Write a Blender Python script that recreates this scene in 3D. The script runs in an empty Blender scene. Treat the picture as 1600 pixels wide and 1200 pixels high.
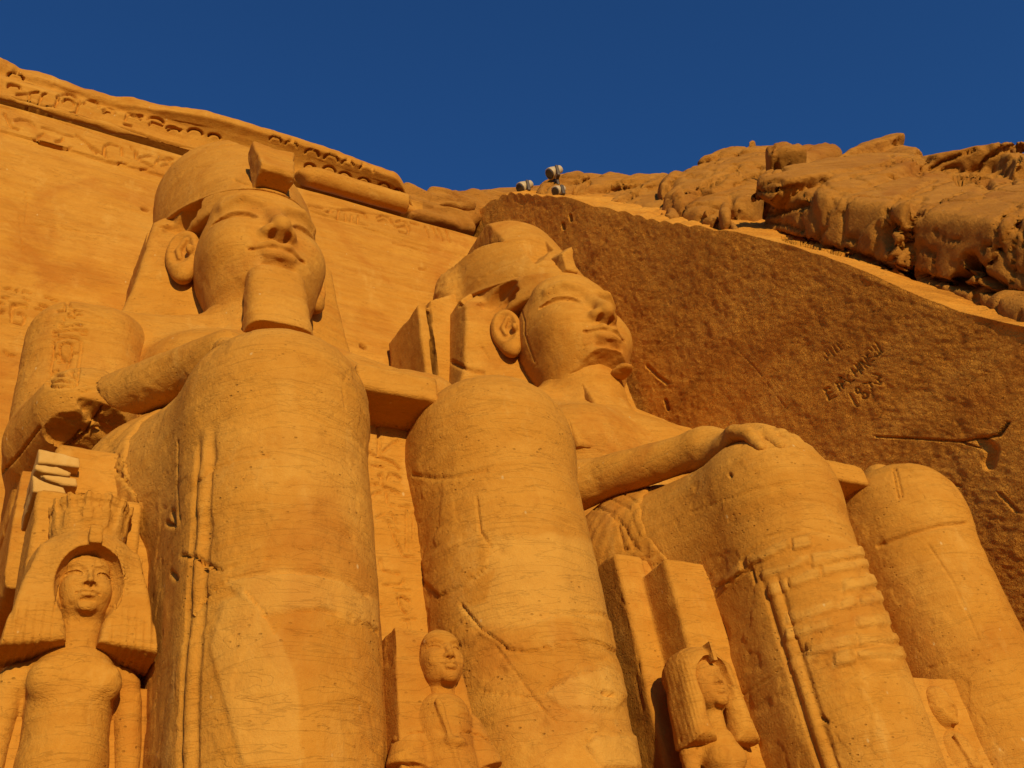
import bpy, math, random
import numpy as np

# ------------------------------------------------------------------ camera, sky, sun, exposure
scene = bpy.context.scene
coll = scene.collection
FPX = 1590.0
CR = np.array([[0.8721296605683065, -0.4654025678363678, -0.15096458196651505],
               [0.18319662369332124, 0.5967174054980471, -0.781260094362336],
               [0.45368364773747066, 0.6537038991982485, 0.6056751273980371]])   # rows: right, down, forward
CP = np.array([0.0, 0.0, 1.6])
cam_data = bpy.data.cameras.new("camera")
cam_data.sensor_width = 36.0
cam_data.lens = FPX / 1600 * 36.0
cam_data.clip_end = 3000
cam = bpy.data.objects.new("camera", cam_data)
coll.objects.link(cam)
from mathutils import Matrix, Vector
cam.matrix_world = Matrix(((CR[0][0], -CR[1][0], -CR[2][0], CP[0]),
                           (CR[0][1], -CR[1][1], -CR[2][1], CP[1]),
                           (CR[0][2], -CR[1][2], -CR[2][2], CP[2]), (0, 0, 0, 1)))
scene.camera = cam

SUN_EL, SUN_AZ = math.radians(11.5), math.radians(8.5)      # azimuth: to the left of the facade's normal
sdir = Vector((-math.sin(SUN_AZ) * math.cos(SUN_EL), -math.cos(SUN_AZ) * math.cos(SUN_EL), math.sin(SUN_EL)))
world = bpy.data.worlds.new("World")
scene.world = world
world.use_nodes = True
wn = world.node_tree.nodes
sky = wn.new("ShaderNodeTexSky")
sky.sky_type = 'NISHITA'
sky.sun_disc = False
sky.sun_elevation = SUN_EL
sky.sun_rotation = math.atan2(sdir.x, sdir.y)
sky.altitude = 200
sky.air_density = 1.0
sky.dust_density = 0.0
sky.ozone_density = 8.0
bg = wn["Background"]
bg.inputs["Strength"].default_value = 0.125
world.node_tree.links.new(sky.outputs[0], bg.inputs["Color"])
sl = bpy.data.lights.new("sun", 'SUN')
sl.energy = 4.35
sl.angle = math.radians(0.5)
sl.color = (1.0, 0.75, 0.42)
sun = bpy.data.objects.new("sun", sl)
coll.objects.link(sun)
sun.rotation_euler = sdir.to_track_quat('Z', 'Y').to_euler()
scene.view_settings.view_transform = 'Standard'
scene.view_settings.look = 'None'
scene.view_settings.exposure = 0.0
scene.view_settings.gamma = 1.0
try:
    scene.cycles.max_bounces = 8
    scene.cycles.diffuse_bounces = 5
except Exception:
    pass
rng = np.random.default_rng(7)

# ------------------------------------------------------------------ measuring helpers
def ray(u, v):
    return CR.T @ np.array([(u - 800) / FPX, (v - 600) / FPX, 1.0])
def at(u, v, X=None, Y=None, Z=None):
    d = ray(u, v)
    t = (X - CP[0]) / d[0] if X is not None else (Y - CP[1]) / d[1] if Y is not None else (Z - CP[2]) / d[2]
    return CP + t * d
def on_plane(u, v, p0, n):
    d = ray(u, v)
    return CP + (n @ (np.asarray(p0) - CP)) / (n @ d) * d
def project(V):
    c = (V - CP) @ CR.T
    return np.stack([800 + FPX * c[:, 0] / c[:, 2], 600 + FPX * c[:, 1] / c[:, 2]], 1)

# ------------------------------------------------------------------ noise
_perm = rng.permutation(256)
_perm = np.concatenate([_perm, _perm, _perm]).astype(np.int64)
_val = rng.random(256).astype(np.float32) * 2 - 1
def vnoise(P):
    f = np.floor(P)
    i = f.astype(np.int64) & 255
    t = (P - f).astype(np.float32)
    t = t * t * (3 - 2 * t)
    out = 0
    for dx in (0, 1):
        wx = t[:, 0] if dx else 1 - t[:, 0]
        a = _perm[(i[:, 0] + dx) & 255]
        for dy in (0, 1):
            wy = t[:, 1] if dy else 1 - t[:, 1]
            b = _perm[a + ((i[:, 1] + dy) & 255)]
            for dz in (0, 1):
                wz = t[:, 2] if dz else 1 - t[:, 2]
                out = out + _val[_perm[b + ((i[:, 2] + dz) & 255)]] * wx * wy * wz
    return out
def fbm(P, freq, octs=3, seed=0.0):
    s, a, o = 0, 1.0, 0
    for k in range(octs):
        o = o + a * vnoise(P * freq + seed + 17.3 * k)
        s += a
        a *= 0.5
        freq *= 2.03
    return o / s
def strata(P, seed=0.0):
    """horizontal bedding of the sandstone: layers of different hardness, gently warped"""
    z = P[:, 2] + 0.10 * P[:, 0] * 0.3 + 0.12 * vnoise(P * 0.5 + seed)
    Q = np.stack([P[:, 0] * 0.12 + seed, P[:, 1] * 0.12, z * 3.0], 1)
    R = np.stack([P[:, 0] * 0.3 + seed, P[:, 1] * 0.3, z * 9.0], 1)
    return 0.6 * vnoise(Q) + 0.4 * vnoise(R)

# ------------------------------------------------------------------ distance-field shapes
def V3(*a): return np.array(a, dtype=np.float32)
def length(a): return np.sqrt((a * a).sum(1))
def smin(a, b, k):
    h = np.clip(0.5 + 0.5 * (b - a) / k, 0, 1)
    return b + (a - b) * h - k * h * (1 - h)
def smax(a, b, k): return -smin(-a, -b, k)
def ell(P, c, r):
    q = (P - V3(*c)) / V3(*r)
    k0 = length(q)
    k1 = length(q / V3(*r)) + 1e-9
    return k0 * (k0 - 1) / k1
def sph(P, c, r): return length(P - V3(*c)) - r
def cap(P, a, b, ra, rb=None):
    rb = ra if rb is None else rb
    a, b = V3(*a), V3(*b)
    ab = b - a
    t = np.clip(((P - a) @ ab) / (ab @ ab), 0, 1)
    return length(P - a - t[:, None] * ab) - (ra + (rb - ra) * t)
def chain(P, pts, rs, k=0.0):
    d = None
    for i in range(len(pts) - 1):
        e = cap(P, pts[i], pts[i + 1], rs[i], rs[i + 1])
        d = e if d is None else (np.minimum(d, e) if k == 0 else smin(d, e, k))
    return d
def box(P, c, h, r=0.05):
    q = np.abs(P - V3(*c)) - (V3(*h) - r)
    return length(np.maximum(q, 0)) + np.minimum(q.max(1), 0) - r
def poly2(x, y, pts):
    pts = np.asarray(pts, dtype=np.float32)
    d = np.full(x.shape, 1e9, dtype=np.float32)
    inside = np.zeros(x.shape, dtype=bool)
    n = len(pts)
    for i in range(n):
        ax, ay = pts[i]
        bx, by = pts[(i + 1) % n]
        ex, ey = bx - ax, by - ay
        t = np.clip(((x - ax) * ex + (y - ay) * ey) / (ex * ex + ey * ey + 1e-12), 0, 1)
        d = np.minimum(d, (x - ax - t * ex) ** 2 + (y - ay - t * ey) ** 2)
        c = ((ay > y) != (by > y)) & (x < (bx - ax) * (y - ay) / ((by - ay) if by != ay else 1e-9) + ax)
        inside ^= c
    d = np.sqrt(d)
    return np.where(inside, -d, d)
def plane(P, p0, n):
    n = V3(*n)
    n = n / np.linalg.norm(n)
    return (P - V3(*p0)) @ n

def surface_nets(vol, lo, h):
    s = vol < 0
    nx, ny, nz = vol.shape
    c = np.zeros((nx - 1, ny - 1, nz - 1), dtype=np.int8)
    for dx in (0, 1):
        for dy in (0, 1):
            for dz in (0, 1):
                c += s[dx:nx - 1 + dx, dy:ny - 1 + dy, dz:nz - 1 + dz]
    I = np.argwhere((c > 0) & (c < 8))
    idx = -np.ones(c.shape, dtype=np.int32)
    idx[I[:, 0], I[:, 1], I[:, 2]] = np.arange(len(I))
    corner = {}
    for dx in (0, 1):
        for dy in (0, 1):
            for dz in (0, 1):
                corner[dx, dy, dz] = vol[I[:, 0] + dx, I[:, 1] + dy, I[:, 2] + dz]
    acc = np.zeros((len(I), 3), dtype=np.float64)
    cnt = np.zeros(len(I))
    for ax in range(3):
        for o1 in (0, 1):
            for o2 in (0, 1):
                a = [0, 0, 0]
                a[(ax + 1) % 3] = o1
                a[(ax + 2) % 3] = o2
                b = list(a)
                b[ax] = 1
                va, vb = corner[tuple(a)], corner[tuple(b)]
                m = (va < 0) != (vb < 0)
                t = np.where(m, va / np.where(m, va - vb, 1), 0)
                p = np.zeros((len(I), 3))
                p[:] = a
                p[:, ax] = t
                acc += p * m[:, None]
                cnt += m
    V = (I + acc / cnt[:, None]) * h + lo
    F = []
    for ax in range(3):
        u, w = (ax + 1) % 3, (ax + 2) % 3
        sl0 = [slice(1, -1)] * 3
        sl1 = [slice(1, -1)] * 3
        sl0[ax] = slice(0, -1)
        sl1[ax] = slice(1, None)
        s0, s1 = s[tuple(sl0)], s[tuple(sl1)]
        for sign in (0, 1):
            E = np.argwhere((s0 & ~s1) if sign == 0 else (~s0 & s1))
            if not len(E): continue
            base = E.copy()
            base[:, u] += 1
            base[:, w] += 1
            def cell(du, dw):
                q = base.copy()
                q[:, u] -= du
                q[:, w] -= dw
                return idx[q[:, 0], q[:, 1], q[:, 2]]
            q = np.stack([cell(1, 1), cell(0, 1), cell(0, 0), cell(1, 0)], 1)
            F.append(q if sign == 0 else q[:, ::-1])
    F = np.concatenate(F)
    F = F[(F >= 0).all(1)]
    return V, F

def sdf_mesh(fn, lo, hi, h):
    lo, hi = np.asarray(lo, float), np.asarray(hi, float)
    nb = np.maximum(np.ceil((hi - lo) / (4 * h)).astype(int), 1)
    g = np.stack(np.meshgrid(*[np.arange(n) for n in nb], indexing='ij'), -1).reshape(-1, 3)
    cc = (lo + (g * 4 + 1.5) * h).astype(np.float32)
    dc = np.concatenate([fn(cc[i:i + 400000]) for i in range(0, len(cc), 400000)])
    vol = np.repeat(np.repeat(np.repeat(dc.reshape(nb), 4, 0), 4, 1), 4, 2).astype(np.float32)
    B = g[np.abs(dc) < 7.5 * h]
    off = np.stack(np.meshgrid(range(4), range(4), range(4), indexing='ij'), -1).reshape(-1, 3)
    for i in range(0, len(B), 6000):
        q = (B[i:i + 6000, None, :] * 4 + off[None]).reshape(-1, 3)
        vol[q[:, 0], q[:, 1], q[:, 2]] = fn((lo + q * h).astype(np.float32))
    vol[0], vol[-1], vol[:, 0], vol[:, -1], vol[:, :, 0], vol[:, :, -1] = (np.maximum(a, 0.3 * h) for a in
        (vol[0], vol[-1], vol[:, 0], vol[:, -1], vol[:, :, 0], vol[:, :, -1]))
    return surface_nets(vol, lo, h)

# ------------------------------------------------------------------ mesh helpers
def vnormals(V, F):
    a, b, c, d = V[F[:, 0]], V[F[:, 1]], V[F[:, 2]], V[F[:, -1]]
    n = np.cross(c - a, d - b)
    N = np.zeros_like(V)
    for k in range(F.shape[1]):
        for ax in range(3):
            N[:, ax] += np.bincount(F[:, k], n[:, ax], len(V))
    return N / (np.linalg.norm(N, axis=1)[:, None] + 1e-12)
def seg_dist(Q, pts):
    d = np.full(len(Q), 1e9)
    for (ax, ay), (bx, by) in zip(pts[:-1], pts[1:]):
        ex, ey = bx - ax, by - ay
        t = np.clip(((Q[:, 0] - ax) * ex + (Q[:, 1] - ay) * ey) / (ex * ex + ey * ey + 1e-9), 0, 1)
        d = np.minimum(d, (Q[:, 0] - ax - t * ex) ** 2 + (Q[:, 1] - ay - t * ey) ** 2)
    return np.sqrt(d)
def sstep(a, b, x):
    t = np.clip((x - a) / (b - a), 0, 1)
    return t * t * (3 - 2 * t)
def carve(V, F, cuts):
    """cuts: (polyline, width, depth) measured on the photograph; cut into the stone where it is met"""
    N = vnormals(V, F)
    view = V - CP
    front = (N * view).sum(1) < 0
    Q = project(V)
    wob = 1.6 * fbm(V, 3.0, 2, 4.0)
    out = V.copy()
    for pts, w, depth in cuts:
        p = np.asarray(pts, float)
        m = front & (Q[:, 0] > p[:, 0].min() - w - 4) & (Q[:, 0] < p[:, 0].max() + w + 4) & \
            (Q[:, 1] > p[:, 1].min() - w - 4) & (Q[:, 1] < p[:, 1].max() + w + 4)
        if not m.any(): continue
        q = Q[m]
        d = seg_dist(q, p) + (wob[m] if depth > 0 else 0) * 0.5
        out[m] -= N[m] * (depth * (1 - sstep(0.15 * w, w, np.abs(d))))[:, None]
    return out
def raise_patch(V, F, patches):
    """patches: (polygon, height, edge px)"""
    N = vnormals(V, F)
    front = (N * (V - CP)).sum(1) < 0
    Q = project(V)
    Qn = Q + np.stack([4 * fbm(V, 1.7, 3, 2.0), 4 * fbm(V, 1.7, 3, 9.0)], 1)
    out = V.copy()
    for pts, hgt, edge in patches:
        p = np.asarray(pts, float)
        m = front & (Q[:, 0] > p[:, 0].min() - 9) & (Q[:, 0] < p[:, 0].max() + 9) & \
            (Q[:, 1] > p[:, 1].min() - 9) & (Q[:, 1] < p[:, 1].max() + 9)
        if not m.any(): continue
        d = poly2(Qn[m, 0], Qn[m, 1], p)
        out[m] += N[m] * (hgt * (1 - sstep(-edge, edge, d)))[:, None]
    return out
def weather(V, F, amp=1.0, seed=0.0):
    N = vnormals(V, F)
    d = 0.022 * fbm(V, 0.7, 3, seed) + 0.006 * strata(V, seed) + 0.008 * fbm(V, 4.0, 3, seed)
    pits = vnoise(V * 2.3 + seed + 40)
    d = d - 0.013 * sstep(0.10, 0.13, fbm(V, 0.8, 5, seed + 60)) - 0.009 * sstep(0.12, 0.15, fbm(V, 1.9, 4, seed + 80))
    d = d - 0.02 * sstep(0.55, 0.85, pits)
    return V + N * (d * amp)[:, None]

def mesh_obj(name, V, F, mat, parent=None, smooth=True, loc=(0, 0, 0)):
    me = bpy.data.meshes.new(name)
    V = np.asarray(V, np.float32) - np.asarray(loc, np.float32)
    F = np.asarray(F, np.int32)
    k = F.shape[1]
    me.vertices.add(len(V))
    me.vertices.foreach_set("co", V.ravel())
    me.loops.add(F.size)
    me.loops.foreach_set("vertex_index", F.ravel())
    me.polygons.add(len(F))
    me.polygons.foreach_set("loop_start", np.arange(0, F.size, k, dtype=np.int32))
    me.polygons.foreach_set("loop_total", np.full(len(F), k, dtype=np.int32))
    me.polygons.foreach_set("use_smooth", np.full(len(F), smooth, dtype=bool))
    me.update(calc_edges=True)
    me.materials.append(mat)
    o = bpy.data.objects.new(name, me)
    coll.objects.link(o)
    if parent is not None:
        o.parent = parent
    else:
        o.location = loc
    return o
def tag(o, label=None, cat=None, group=None, kind=None):
    if label: o["label"] = label
    if cat: o["category"] = cat
    if group: o["group"] = group
    if kind: o["kind"] = kind
    return o
def thing(name, label, cat, loc, group=None):
    o = bpy.data.objects.new(name, None)
    o.empty_display_size = 0.5
    coll.objects.link(o)
    o.location = loc
    return tag(o, label, cat, group)
def grid_faces(n, m):
    i = np.arange(n * m).reshape(n, m)
    return np.stack([i[:-1, :-1], i[1:, :-1], i[1:, 1:], i[:-1, 1:]], -1).reshape(-1, 4)

# ------------------------------------------------------------------ materials
def stone(name, base, dark, light, bump=0.35, grain=1.0, patch=0.5, strata_amt=0.5, tool=0.0, flecks=0.5):
    m = bpy.data.materials.new(name)
    m.use_nodes = True
    nt = m.node_tree
    n, L = nt.nodes, nt.links
    bsdf = n["Principled BSDF"]
    bsdf.inputs["Roughness"].default_value = 0.9
    bsdf.inputs["Specular IOR Level"].default_value = 0.15
    geo = n.new("ShaderNodeNewGeometry")
    def mapping(sx, sy, sz, ry=0.0):
        mp = n.new("ShaderNodeMapping")
        mp.inputs["Scale"].default_value = (sx, sy, sz)
        mp.inputs["Rotation"].default_value = (0, ry, 0)
        L.new(geo.outputs["Position"], mp.inputs["Vector"])
        return mp.outputs[0]
    def noise(vec, scale, detail=4, rough=0.55, dist=0.0):
        t = n.new("ShaderNodeTexNoise")
        t.inputs["Scale"].default_value = scale
        t.inputs["Detail"].default_value = detail
        t.inputs["Roughness"].default_value = rough
        t.inputs["Distortion"].default_value = dist
        L.new(vec, t.inputs["Vector"])
        return t.outputs["Fac"]
    def ramp(fac, a, b):
        r = n.new("ShaderNodeMapRange")
        r.inputs["From Min"].default_value = a
        r.inputs["From Max"].default_value = b
        L.new(fac, r.inputs["Value"])
        return r.outputs[0]
    def mix(fac, a, b, amt=None):
        x = n.new("ShaderNodeMix")
        x.data_type = 'RGBA'
        if amt is not None:
            mu = n.new("ShaderNodeMath")
            mu.operation = 'MULTIPLY'
            mu.inputs[1].default_value = amt
            L.new(fac, mu.inputs[0])
            fac = mu.outputs[0]
        L.new(fac, x.inputs["Factor"])
        for s, k in ((a, "A"), (b, "B")):
            if isinstance(s, tuple): x.inputs[6 if k == "A" else 7].default_value = (*s, 1)
            else: L.new(s, x.inputs[6 if k == "A" else 7])
        return x.outputs[2]
    def math_(op, a, b):
        x = n.new("ShaderNodeMath")
        x.operation = op
        for i, s in enumerate((a, b)):
            if isinstance(s, (int, float)): x.inputs[i].default_value = s
            else: L.new(s, x.inputs[i])
        return x.outputs[0]
    pos = mapping(1, 1, 1)
    band = noise(mapping(0.16, 0.16, 1.9, 0.04), 1.0, 5, 0.6, 0.6)
    band2 = noise(mapping(0.6, 0.6, 4.0, 0.05), 1.0, 5, 0.7, 0.9)
    blot = noise(pos, 0.55, 5, 0.6)
    fine = noise(pos, 14.0, 6, 0.7)
    c = mix(ramp(band, 0.35, 0.65), base, dark, strata_amt)
    c = mix(ramp(band2, 0.42, 0.66), c, light, strata_amt * 0.6)
    c = mix(ramp(blot, 0.45, 0.7), c, light, patch)
    c = mix(ramp(noise(pos, 1.9, 5, 0.65), 0.5, 0.75), c, dark, patch * 0.7)
    c = mix(ramp(fine, 0.35, 0.75), c, dark, 0.35)
    # thin dark bedding lines, pale smears and rusty stains
    thin = noise(mapping(0.8, 0.8, 5.0, 0.08), 1.0, 4, 0.6, 1.2)
    lines = ramp(math_('ABSOLUTE', math_('SUBTRACT', thin, 0.5), 0.0), 0.012, 0.0)
    c = mix(math_('MULTIPLY', lines, ramp(noise(pos, 0.8, 3), 0.5, 0.66)), c, tuple(x * 0.62 for x in dark), 0.5 * min(1.0, strata_amt * 1.6))
    c = mix(ramp(noise(mapping(1.1, 1.1, 0.45), 1.3, 5, 0.7), 0.58, 0.72), c, tuple(min(1, x * k) for x, k in zip(light, (1.06, 1.16, 1.5))), 0.55 * patch + 0.1)
    c = mix(ramp(noise(pos, 0.33, 6, 0.65, 0.8), 0.52, 0.66), c, tuple(x * k for x, k in zip(dark, (0.95, 0.80, 0.7))), 0.6)
    at_ = n.new("ShaderNodeAttribute")
    at_.attribute_name = "tone"
    c = mix(ramp(at_.outputs["Fac"], 0.0, 1.0), c, tuple(x * k for x, k in zip(base, (0.86, 0.78, 0.65))), 0.6)
    c = mix(ramp(at_.outputs["Fac"], 0.0, -1.0), c, tuple(x * k for x, k in zip(light, (1.04, 1.12, 1.3))), 0.5)
    # pits
    v2 = n.new("ShaderNodeTexVoronoi")
    v2.inputs["Scale"].default_value = 7.0
    L.new(mapping(1, 1, 1.6), v2.inputs["Vector"])
    pit = math_('MULTIPLY', ramp(v2.outputs["Distance"], 0.17, 0.06), ramp(noise(pos, 1.7, 3), 0.5, 0.62))
    c = mix(pit, c, tuple(x * 0.6 for x in dark), 0.5)
    # pale specks of lime and quartz, some drawn out along the bedding
    vo = n.new("ShaderNodeTexVoronoi")
    vo.inputs["Scale"].default_value = 2.4
    vo.inputs["Randomness"].default_value = 1.0
    L.new(mapping(1.3, 1.3, 0.8), vo.inputs["Vector"])
    sp = ramp(vo.outputs["Distance"], 0.075, 0.045)
    gate = ramp(noise(pos, 3.1, 2), 0.50, 0.54)
    c = mix(math_('MULTIPLY', sp, gate), c, (0.62, 0.46, 0.20), flecks)
    L.new(c, bsdf.inputs["Base Color"])
    # relief
    h = math_('MULTIPLY', band2, 0.25)
    h = math_('ADD', h, math_('MULTIPLY', noise(pos, 5.0, 6, 0.65), 0.55 * grain))
    h = math_('ADD', h, math_('MULTIPLY', noise(pos, 26.0, 4, 0.7), 0.26 * grain))
    if tool > 0:
        w = noise(mapping(1, 3.0, 7.0, 0.0), 1.6, 3, 0.6, 1.5)
        h = math_('ADD', h, math_('MULTIPLY', w, tool))
        mp = n.new("ShaderNodeMapping")
        mp.inputs["Rotation"].default_value = (math.radians(38), 0, 0)
        mp.inputs["Scale"].default_value = (0.3, 0.16, 0.9)
        L.new(geo.outputs["Position"], mp.inputs["Vector"])
        sm = n.new("ShaderNodeMapping")
        sm.inputs["Scale"].default_value = (1, 1, 1)
        st = noise(mp.outputs[0], 1.0, 5, 0.65, 0.6)
        c = mix(ramp(st, 0.48, 0.68), c, light, 0.6)
        c = mix(ramp(st, 0.46, 0.30), c, tuple(x * 0.75 for x in dark), 0.7)
        L.new(c, bsdf.inputs["Base Color"])
    h = math_('SUBTRACT', h, math_('MULTIPLY', pit, 0.5 * grain))
    h = math_('SUBTRACT', h, math_('MULTIPLY', lines, 0.12))
    bp = n.new("ShaderNodeBump")
    bp.inputs["Strength"].default_value = bump
    bp.inputs["Distance"].default_value = 0.08
    L.new(h, bp.inputs["Height"])
    L.new(bp.outputs[0], bsdf.inputs["Normal"])
    return m
M_COL = stone("sandstone_carved", (0.52, 0.238, 0.027), (0.40, 0.158, 0.015), (0.61, 0.325, 0.056), bump=0.60, grain=1.1, patch=0.55, strata_amt=0.45)
M_WALL = stone("sandstone_facade", (0.52, 0.236, 0.026), (0.39, 0.152, 0.015), (0.60, 0.315, 0.052), bump=0.55, patch=0.5, strata_amt=0.7)
M_SIDE = stone("sandstone_chiselled", (0.66, 0.285, 0.030), (0.50, 0.190, 0.018), (0.72, 0.35, 0.048), bump=0.9, grain=1.8, patch=0.4, strata_amt=0.2, tool=0.7, flecks=0.2)
M_ROCK = stone("sandstone_rough", (0.42, 0.185, 0.025), (0.29, 0.115, 0.014), (0.48, 0.23, 0.036), bump=0.8, grain=1.5, patch=0.5, strata_amt=0.6, flecks=0.2)
M_MORTAR = stone("sandstone_repair", (0.56, 0.33, 0.085), (0.47, 0.25, 0.05), (0.60, 0.38, 0.11), bump=0.3, patch=0.4, strata_amt=0.3)
M_SAND = stone("desert_sand", (0.36, 0.20, 0.06), (0.28, 0.15, 0.04), (0.42, 0.25, 0.08), bump=0.3, patch=0.4, strata_amt=0.0, flecks=0.1)
def plain(name, col, rough=0.5, metal=0.0):
    m = bpy.data.materials.new(name)
    m.use_nodes = True
    b = m.node_tree.nodes["Principled BSDF"]
    t = m.node_tree.nodes.new("ShaderNodeTexNoise")
    t.inputs["Scale"].default_value = 9
    r = m.node_tree.nodes.new("ShaderNodeMix")
    r.data_type = 'RGBA'
    r.inputs[6].default_value = (*col, 1)
    r.inputs[7].default_value = (*[c * 0.7 for c in col], 1)
    m.node_tree.links.new(t.outputs["Fac"], r.inputs["Factor"])
    m.node_tree.links.new(r.outputs[2], b.inputs["Base Color"])
    b.inputs["Roughness"].default_value = rough
    b.inputs["Metallic"].default_value = metal
    return m
M_LAMP = plain("lamp_paint", (0.55, 0.42, 0.22), 0.5)
M_GLASS = plain("lamp_glass", (0.05, 0.05, 0.05), 0.1)
M_STEEL = plain("bracket_steel", (0.12, 0.09, 0.06), 0.6, 0.4)

# ------------------------------------------------------------------ ground
gx = np.linspace(-400, 400, 161)
gy = np.linspace(-500, 300, 161)
GX, GY = np.meshgrid(gx, gy, indexing='ij')
GP = np.stack([GX.ravel(), GY.ravel(), np.zeros(GX.size)], 1)
GP[:, 2] = 0.03 * fbm(GP, 0.05, 3)
tag(mesh_obj("sand_ground", GP, grid_faces(161, 161), M_SAND), kind="structure")
def add_box_mesh(lo, hi):
    x0, y0, z0 = lo
    x1, y1, z1 = hi
    V = np.array([(x0, y0, z0), (x1, y0, z0), (x1, y1, z0), (x0, y1, z0), (x0, y0, z1), (x1, y0, z1), (x1, y1, z1), (x0, y1, z1)], float)
    F = np.array([(3, 2, 1, 0), (4, 5, 6, 7), (0, 1, 5, 4), (1, 2, 6, 5), (2, 3, 7, 6), (3, 0, 4, 7)])
    return V, F
V, F = sdf_mesh(lambda P: box(P, (7.6, 14.2, 1.4), (10.6, 8.2, 1.6), 0.12) + 0.03 * fbm(P, 1.1, 3), (-3.5, 5.5, -0.6), (18.7, 22.8, 3.4), 0.12)
tag(mesh_obj("stone_terrace", V, F, M_WALL), kind="structure")

# ------------------------------------------------------------------ facade
XR = lambda z: 15.45 + (30.3 - z) * 0.1136          # right edge, slanting out towards the base
def wall_y(z): return 19.0 + 0.1 * (z - 3)
facade = thing("temple_facade", "battered sandstone temple facade with worn inscription and cornice rising behind the two colossi", "facade", (6.0, 20.0, 3.0))
LOC_F = (6.0, 20.0, 3.0)
# profile of the wall face from the base to the inscription band
prof = [(wall_y(z), z) for z in np.concatenate([np.arange(2.6, 14, 0.25), np.arange(14, 28.26, 0.04)])]
prof += [(21.62, 28.3), (21.95, 28.34), (22.3, 28.36)]
prof = np.array(prof)
ts = np.concatenate([np.arange(-14, -3, 0.3), np.arange(-3, 15.8, 0.04)])
nx, nt_ = len(ts), len(prof)
tt = (ts[:, None] + 14) / (15.8 + 14)
Xg = -14 + tt * (XR(prof[:, 1])[None, :] + 14)
FV = np.stack([Xg, np.repeat(prof[None, :, 0], nx, 0), np.repeat(prof[None, :, 1], nx, 0)], -1).reshape(-1, 3)
FF = grid_faces(nx, nt_)
N = vnormals(FV, FF)
if N[:, 1].mean() > 0: FF = FF[:, ::-1]
rel = 0.05 * fbm(FV, 0.35, 3, 3.0) + 0.035 * strata(FV, 1.0) + 0.012 * fbm(FV, 2.2, 3, 8.0)
band_edge = sstep(26.92, 27.0, FV[:, 2])
FV[:, 1] -= rel
FV[:, 1] += 0.05 * (1 - band_edge) * sstep(26.2, 26.9, FV[:, 2])
def arc(cx, cy, rx, ry, a0, a1, n=9, rot=0.0):
    a = np.radians(np.linspace(a0, a1, n))
    x, y = rx * np.cos(a), -ry * np.sin(a)
    r = math.radians(rot)
    return [(cx + x_ * math.cos(r) - y_ * math.sin(r), cy + x_ * math.sin(r) + y_ * math.cos(r)) for x_, y_ in zip(x, y)]
z1 = lambda L_: [(x / 4, 80 + y / 4) for x, y in L_]
z5 = lambda L_: [(400 + x / 4, 180 + y / 4) for x, y in L_]
glyphs = []
for g in ([(95, 430), (130, 425), (180, 432), (215, 465)], [(30, 390), (70, 470), (115, 490)], [(265, 475), (330, 490), (400, 520), (465, 532)],
          [(210, 545), (250, 575), (340, 600), (420, 612), (445, 600)], [(220, 560), (245, 530), (275, 515)], [(350, 565), (390, 555), (395, 545)],
          [(480, 525), (530, 560), (580, 600), (615, 620)], [(600, 620), (650, 640), (655, 590), (690, 575), (740, 590)], [(655, 600), (665, 660)],
          [(760, 600), (765, 650)], [(740, 700), (765, 695), (790, 705)], [(850, 620), (850, 670), (900, 655), (955, 650)], [(865, 675), (920, 700), (960, 722)],
          [(880, 735), (920, 735)], [(975, 700), (985, 680), (1030, 670), (1080, 672)], [(1015, 715), (1030, 705), (1095, 705)], [(560, 590), (600, 640)],
          [(1000, 660), (1060, 690)], [(820, 600), (860, 640)]):
    glyphs.append((z1(g), 2.4, 0.085))
glyphs += [(z1([(0, 505), (200, 555), (420, 615), (650, 690), (850, 735), (1060, 795)]), 1.8, 0.05),
           (z1([(0, 345), (200, 385), (480, 470), (720, 540), (950, 590), (1200, 610)]), 2.5, 0.05)]
for g in ([(330, 560), (420, 580)], [(330, 575), (440, 600), (470, 605)], [(520, 590), (515, 640)], [(540, 590), (600, 590), (680, 612), (690, 640)],
          [(560, 620), (565, 650)], [(600, 625), (600, 655)], [(640, 630), (640, 670)], [(760, 640), (790, 625), (830, 640), (850, 670), (870, 690)],
          [(770, 660), (800, 650), (820, 665)], [(880, 665), (910, 655), (940, 670), (960, 700)], [(880, 700), (930, 690), (960, 715), (950, 735)],
          [(900, 725), (950, 740)], [(970, 670), (1010, 680)], [(1060, 700), (1080, 760)], [(1100, 690), (1130, 760)], [(1140, 710), (1170, 780)],
          [(1190, 720), (1215, 790)], [(480, 600), (470, 590), (455, 600)]):
    glyphs.append((z5(g), 2.2, 0.07))
glyphs += [(z5([(310, 590), (450, 630), (700, 690)]), 1.8, 0.05), (z5([(330, 610), (520, 655), (820, 750)]), 1.6, 0.03),
           (z5([(860, 800), (980, 830), (1090, 860)]), 1.8, 0.04), (z5([(310, 555), (420, 575), (740, 620), (1050, 660)]), 1.6, 0.03)]
z7 = lambda L_: [(x / 6, 440 + y / 6) for x, y in L_]
for g in ([(50, 65), (110, 60)], [(130, 80), (180, 75), (160, 100)], [(205, 100), (230, 85), (290, 100)], [(230, 150), (280, 180)], [(20, 150), (80, 150)],
          [(110, 380), (115, 210), (180, 205), (260, 215)], [(110, 380), (220, 405), (240, 330)], [(130, 230), (250, 245)], [(170, 300), (215, 295), (225, 330)],
          [(0, 190), (30, 210)], [(10, 270), (45, 265)], [(330, 255), (410, 260)], [(380, 220), (445, 238)], [(50, 650), (90, 690), (145, 690)], [(430, 140), (540, 180)],
          [(0, 255), (20, 300)]):
    glyphs.append((z7(g), 2.2, 0.08))
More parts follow.
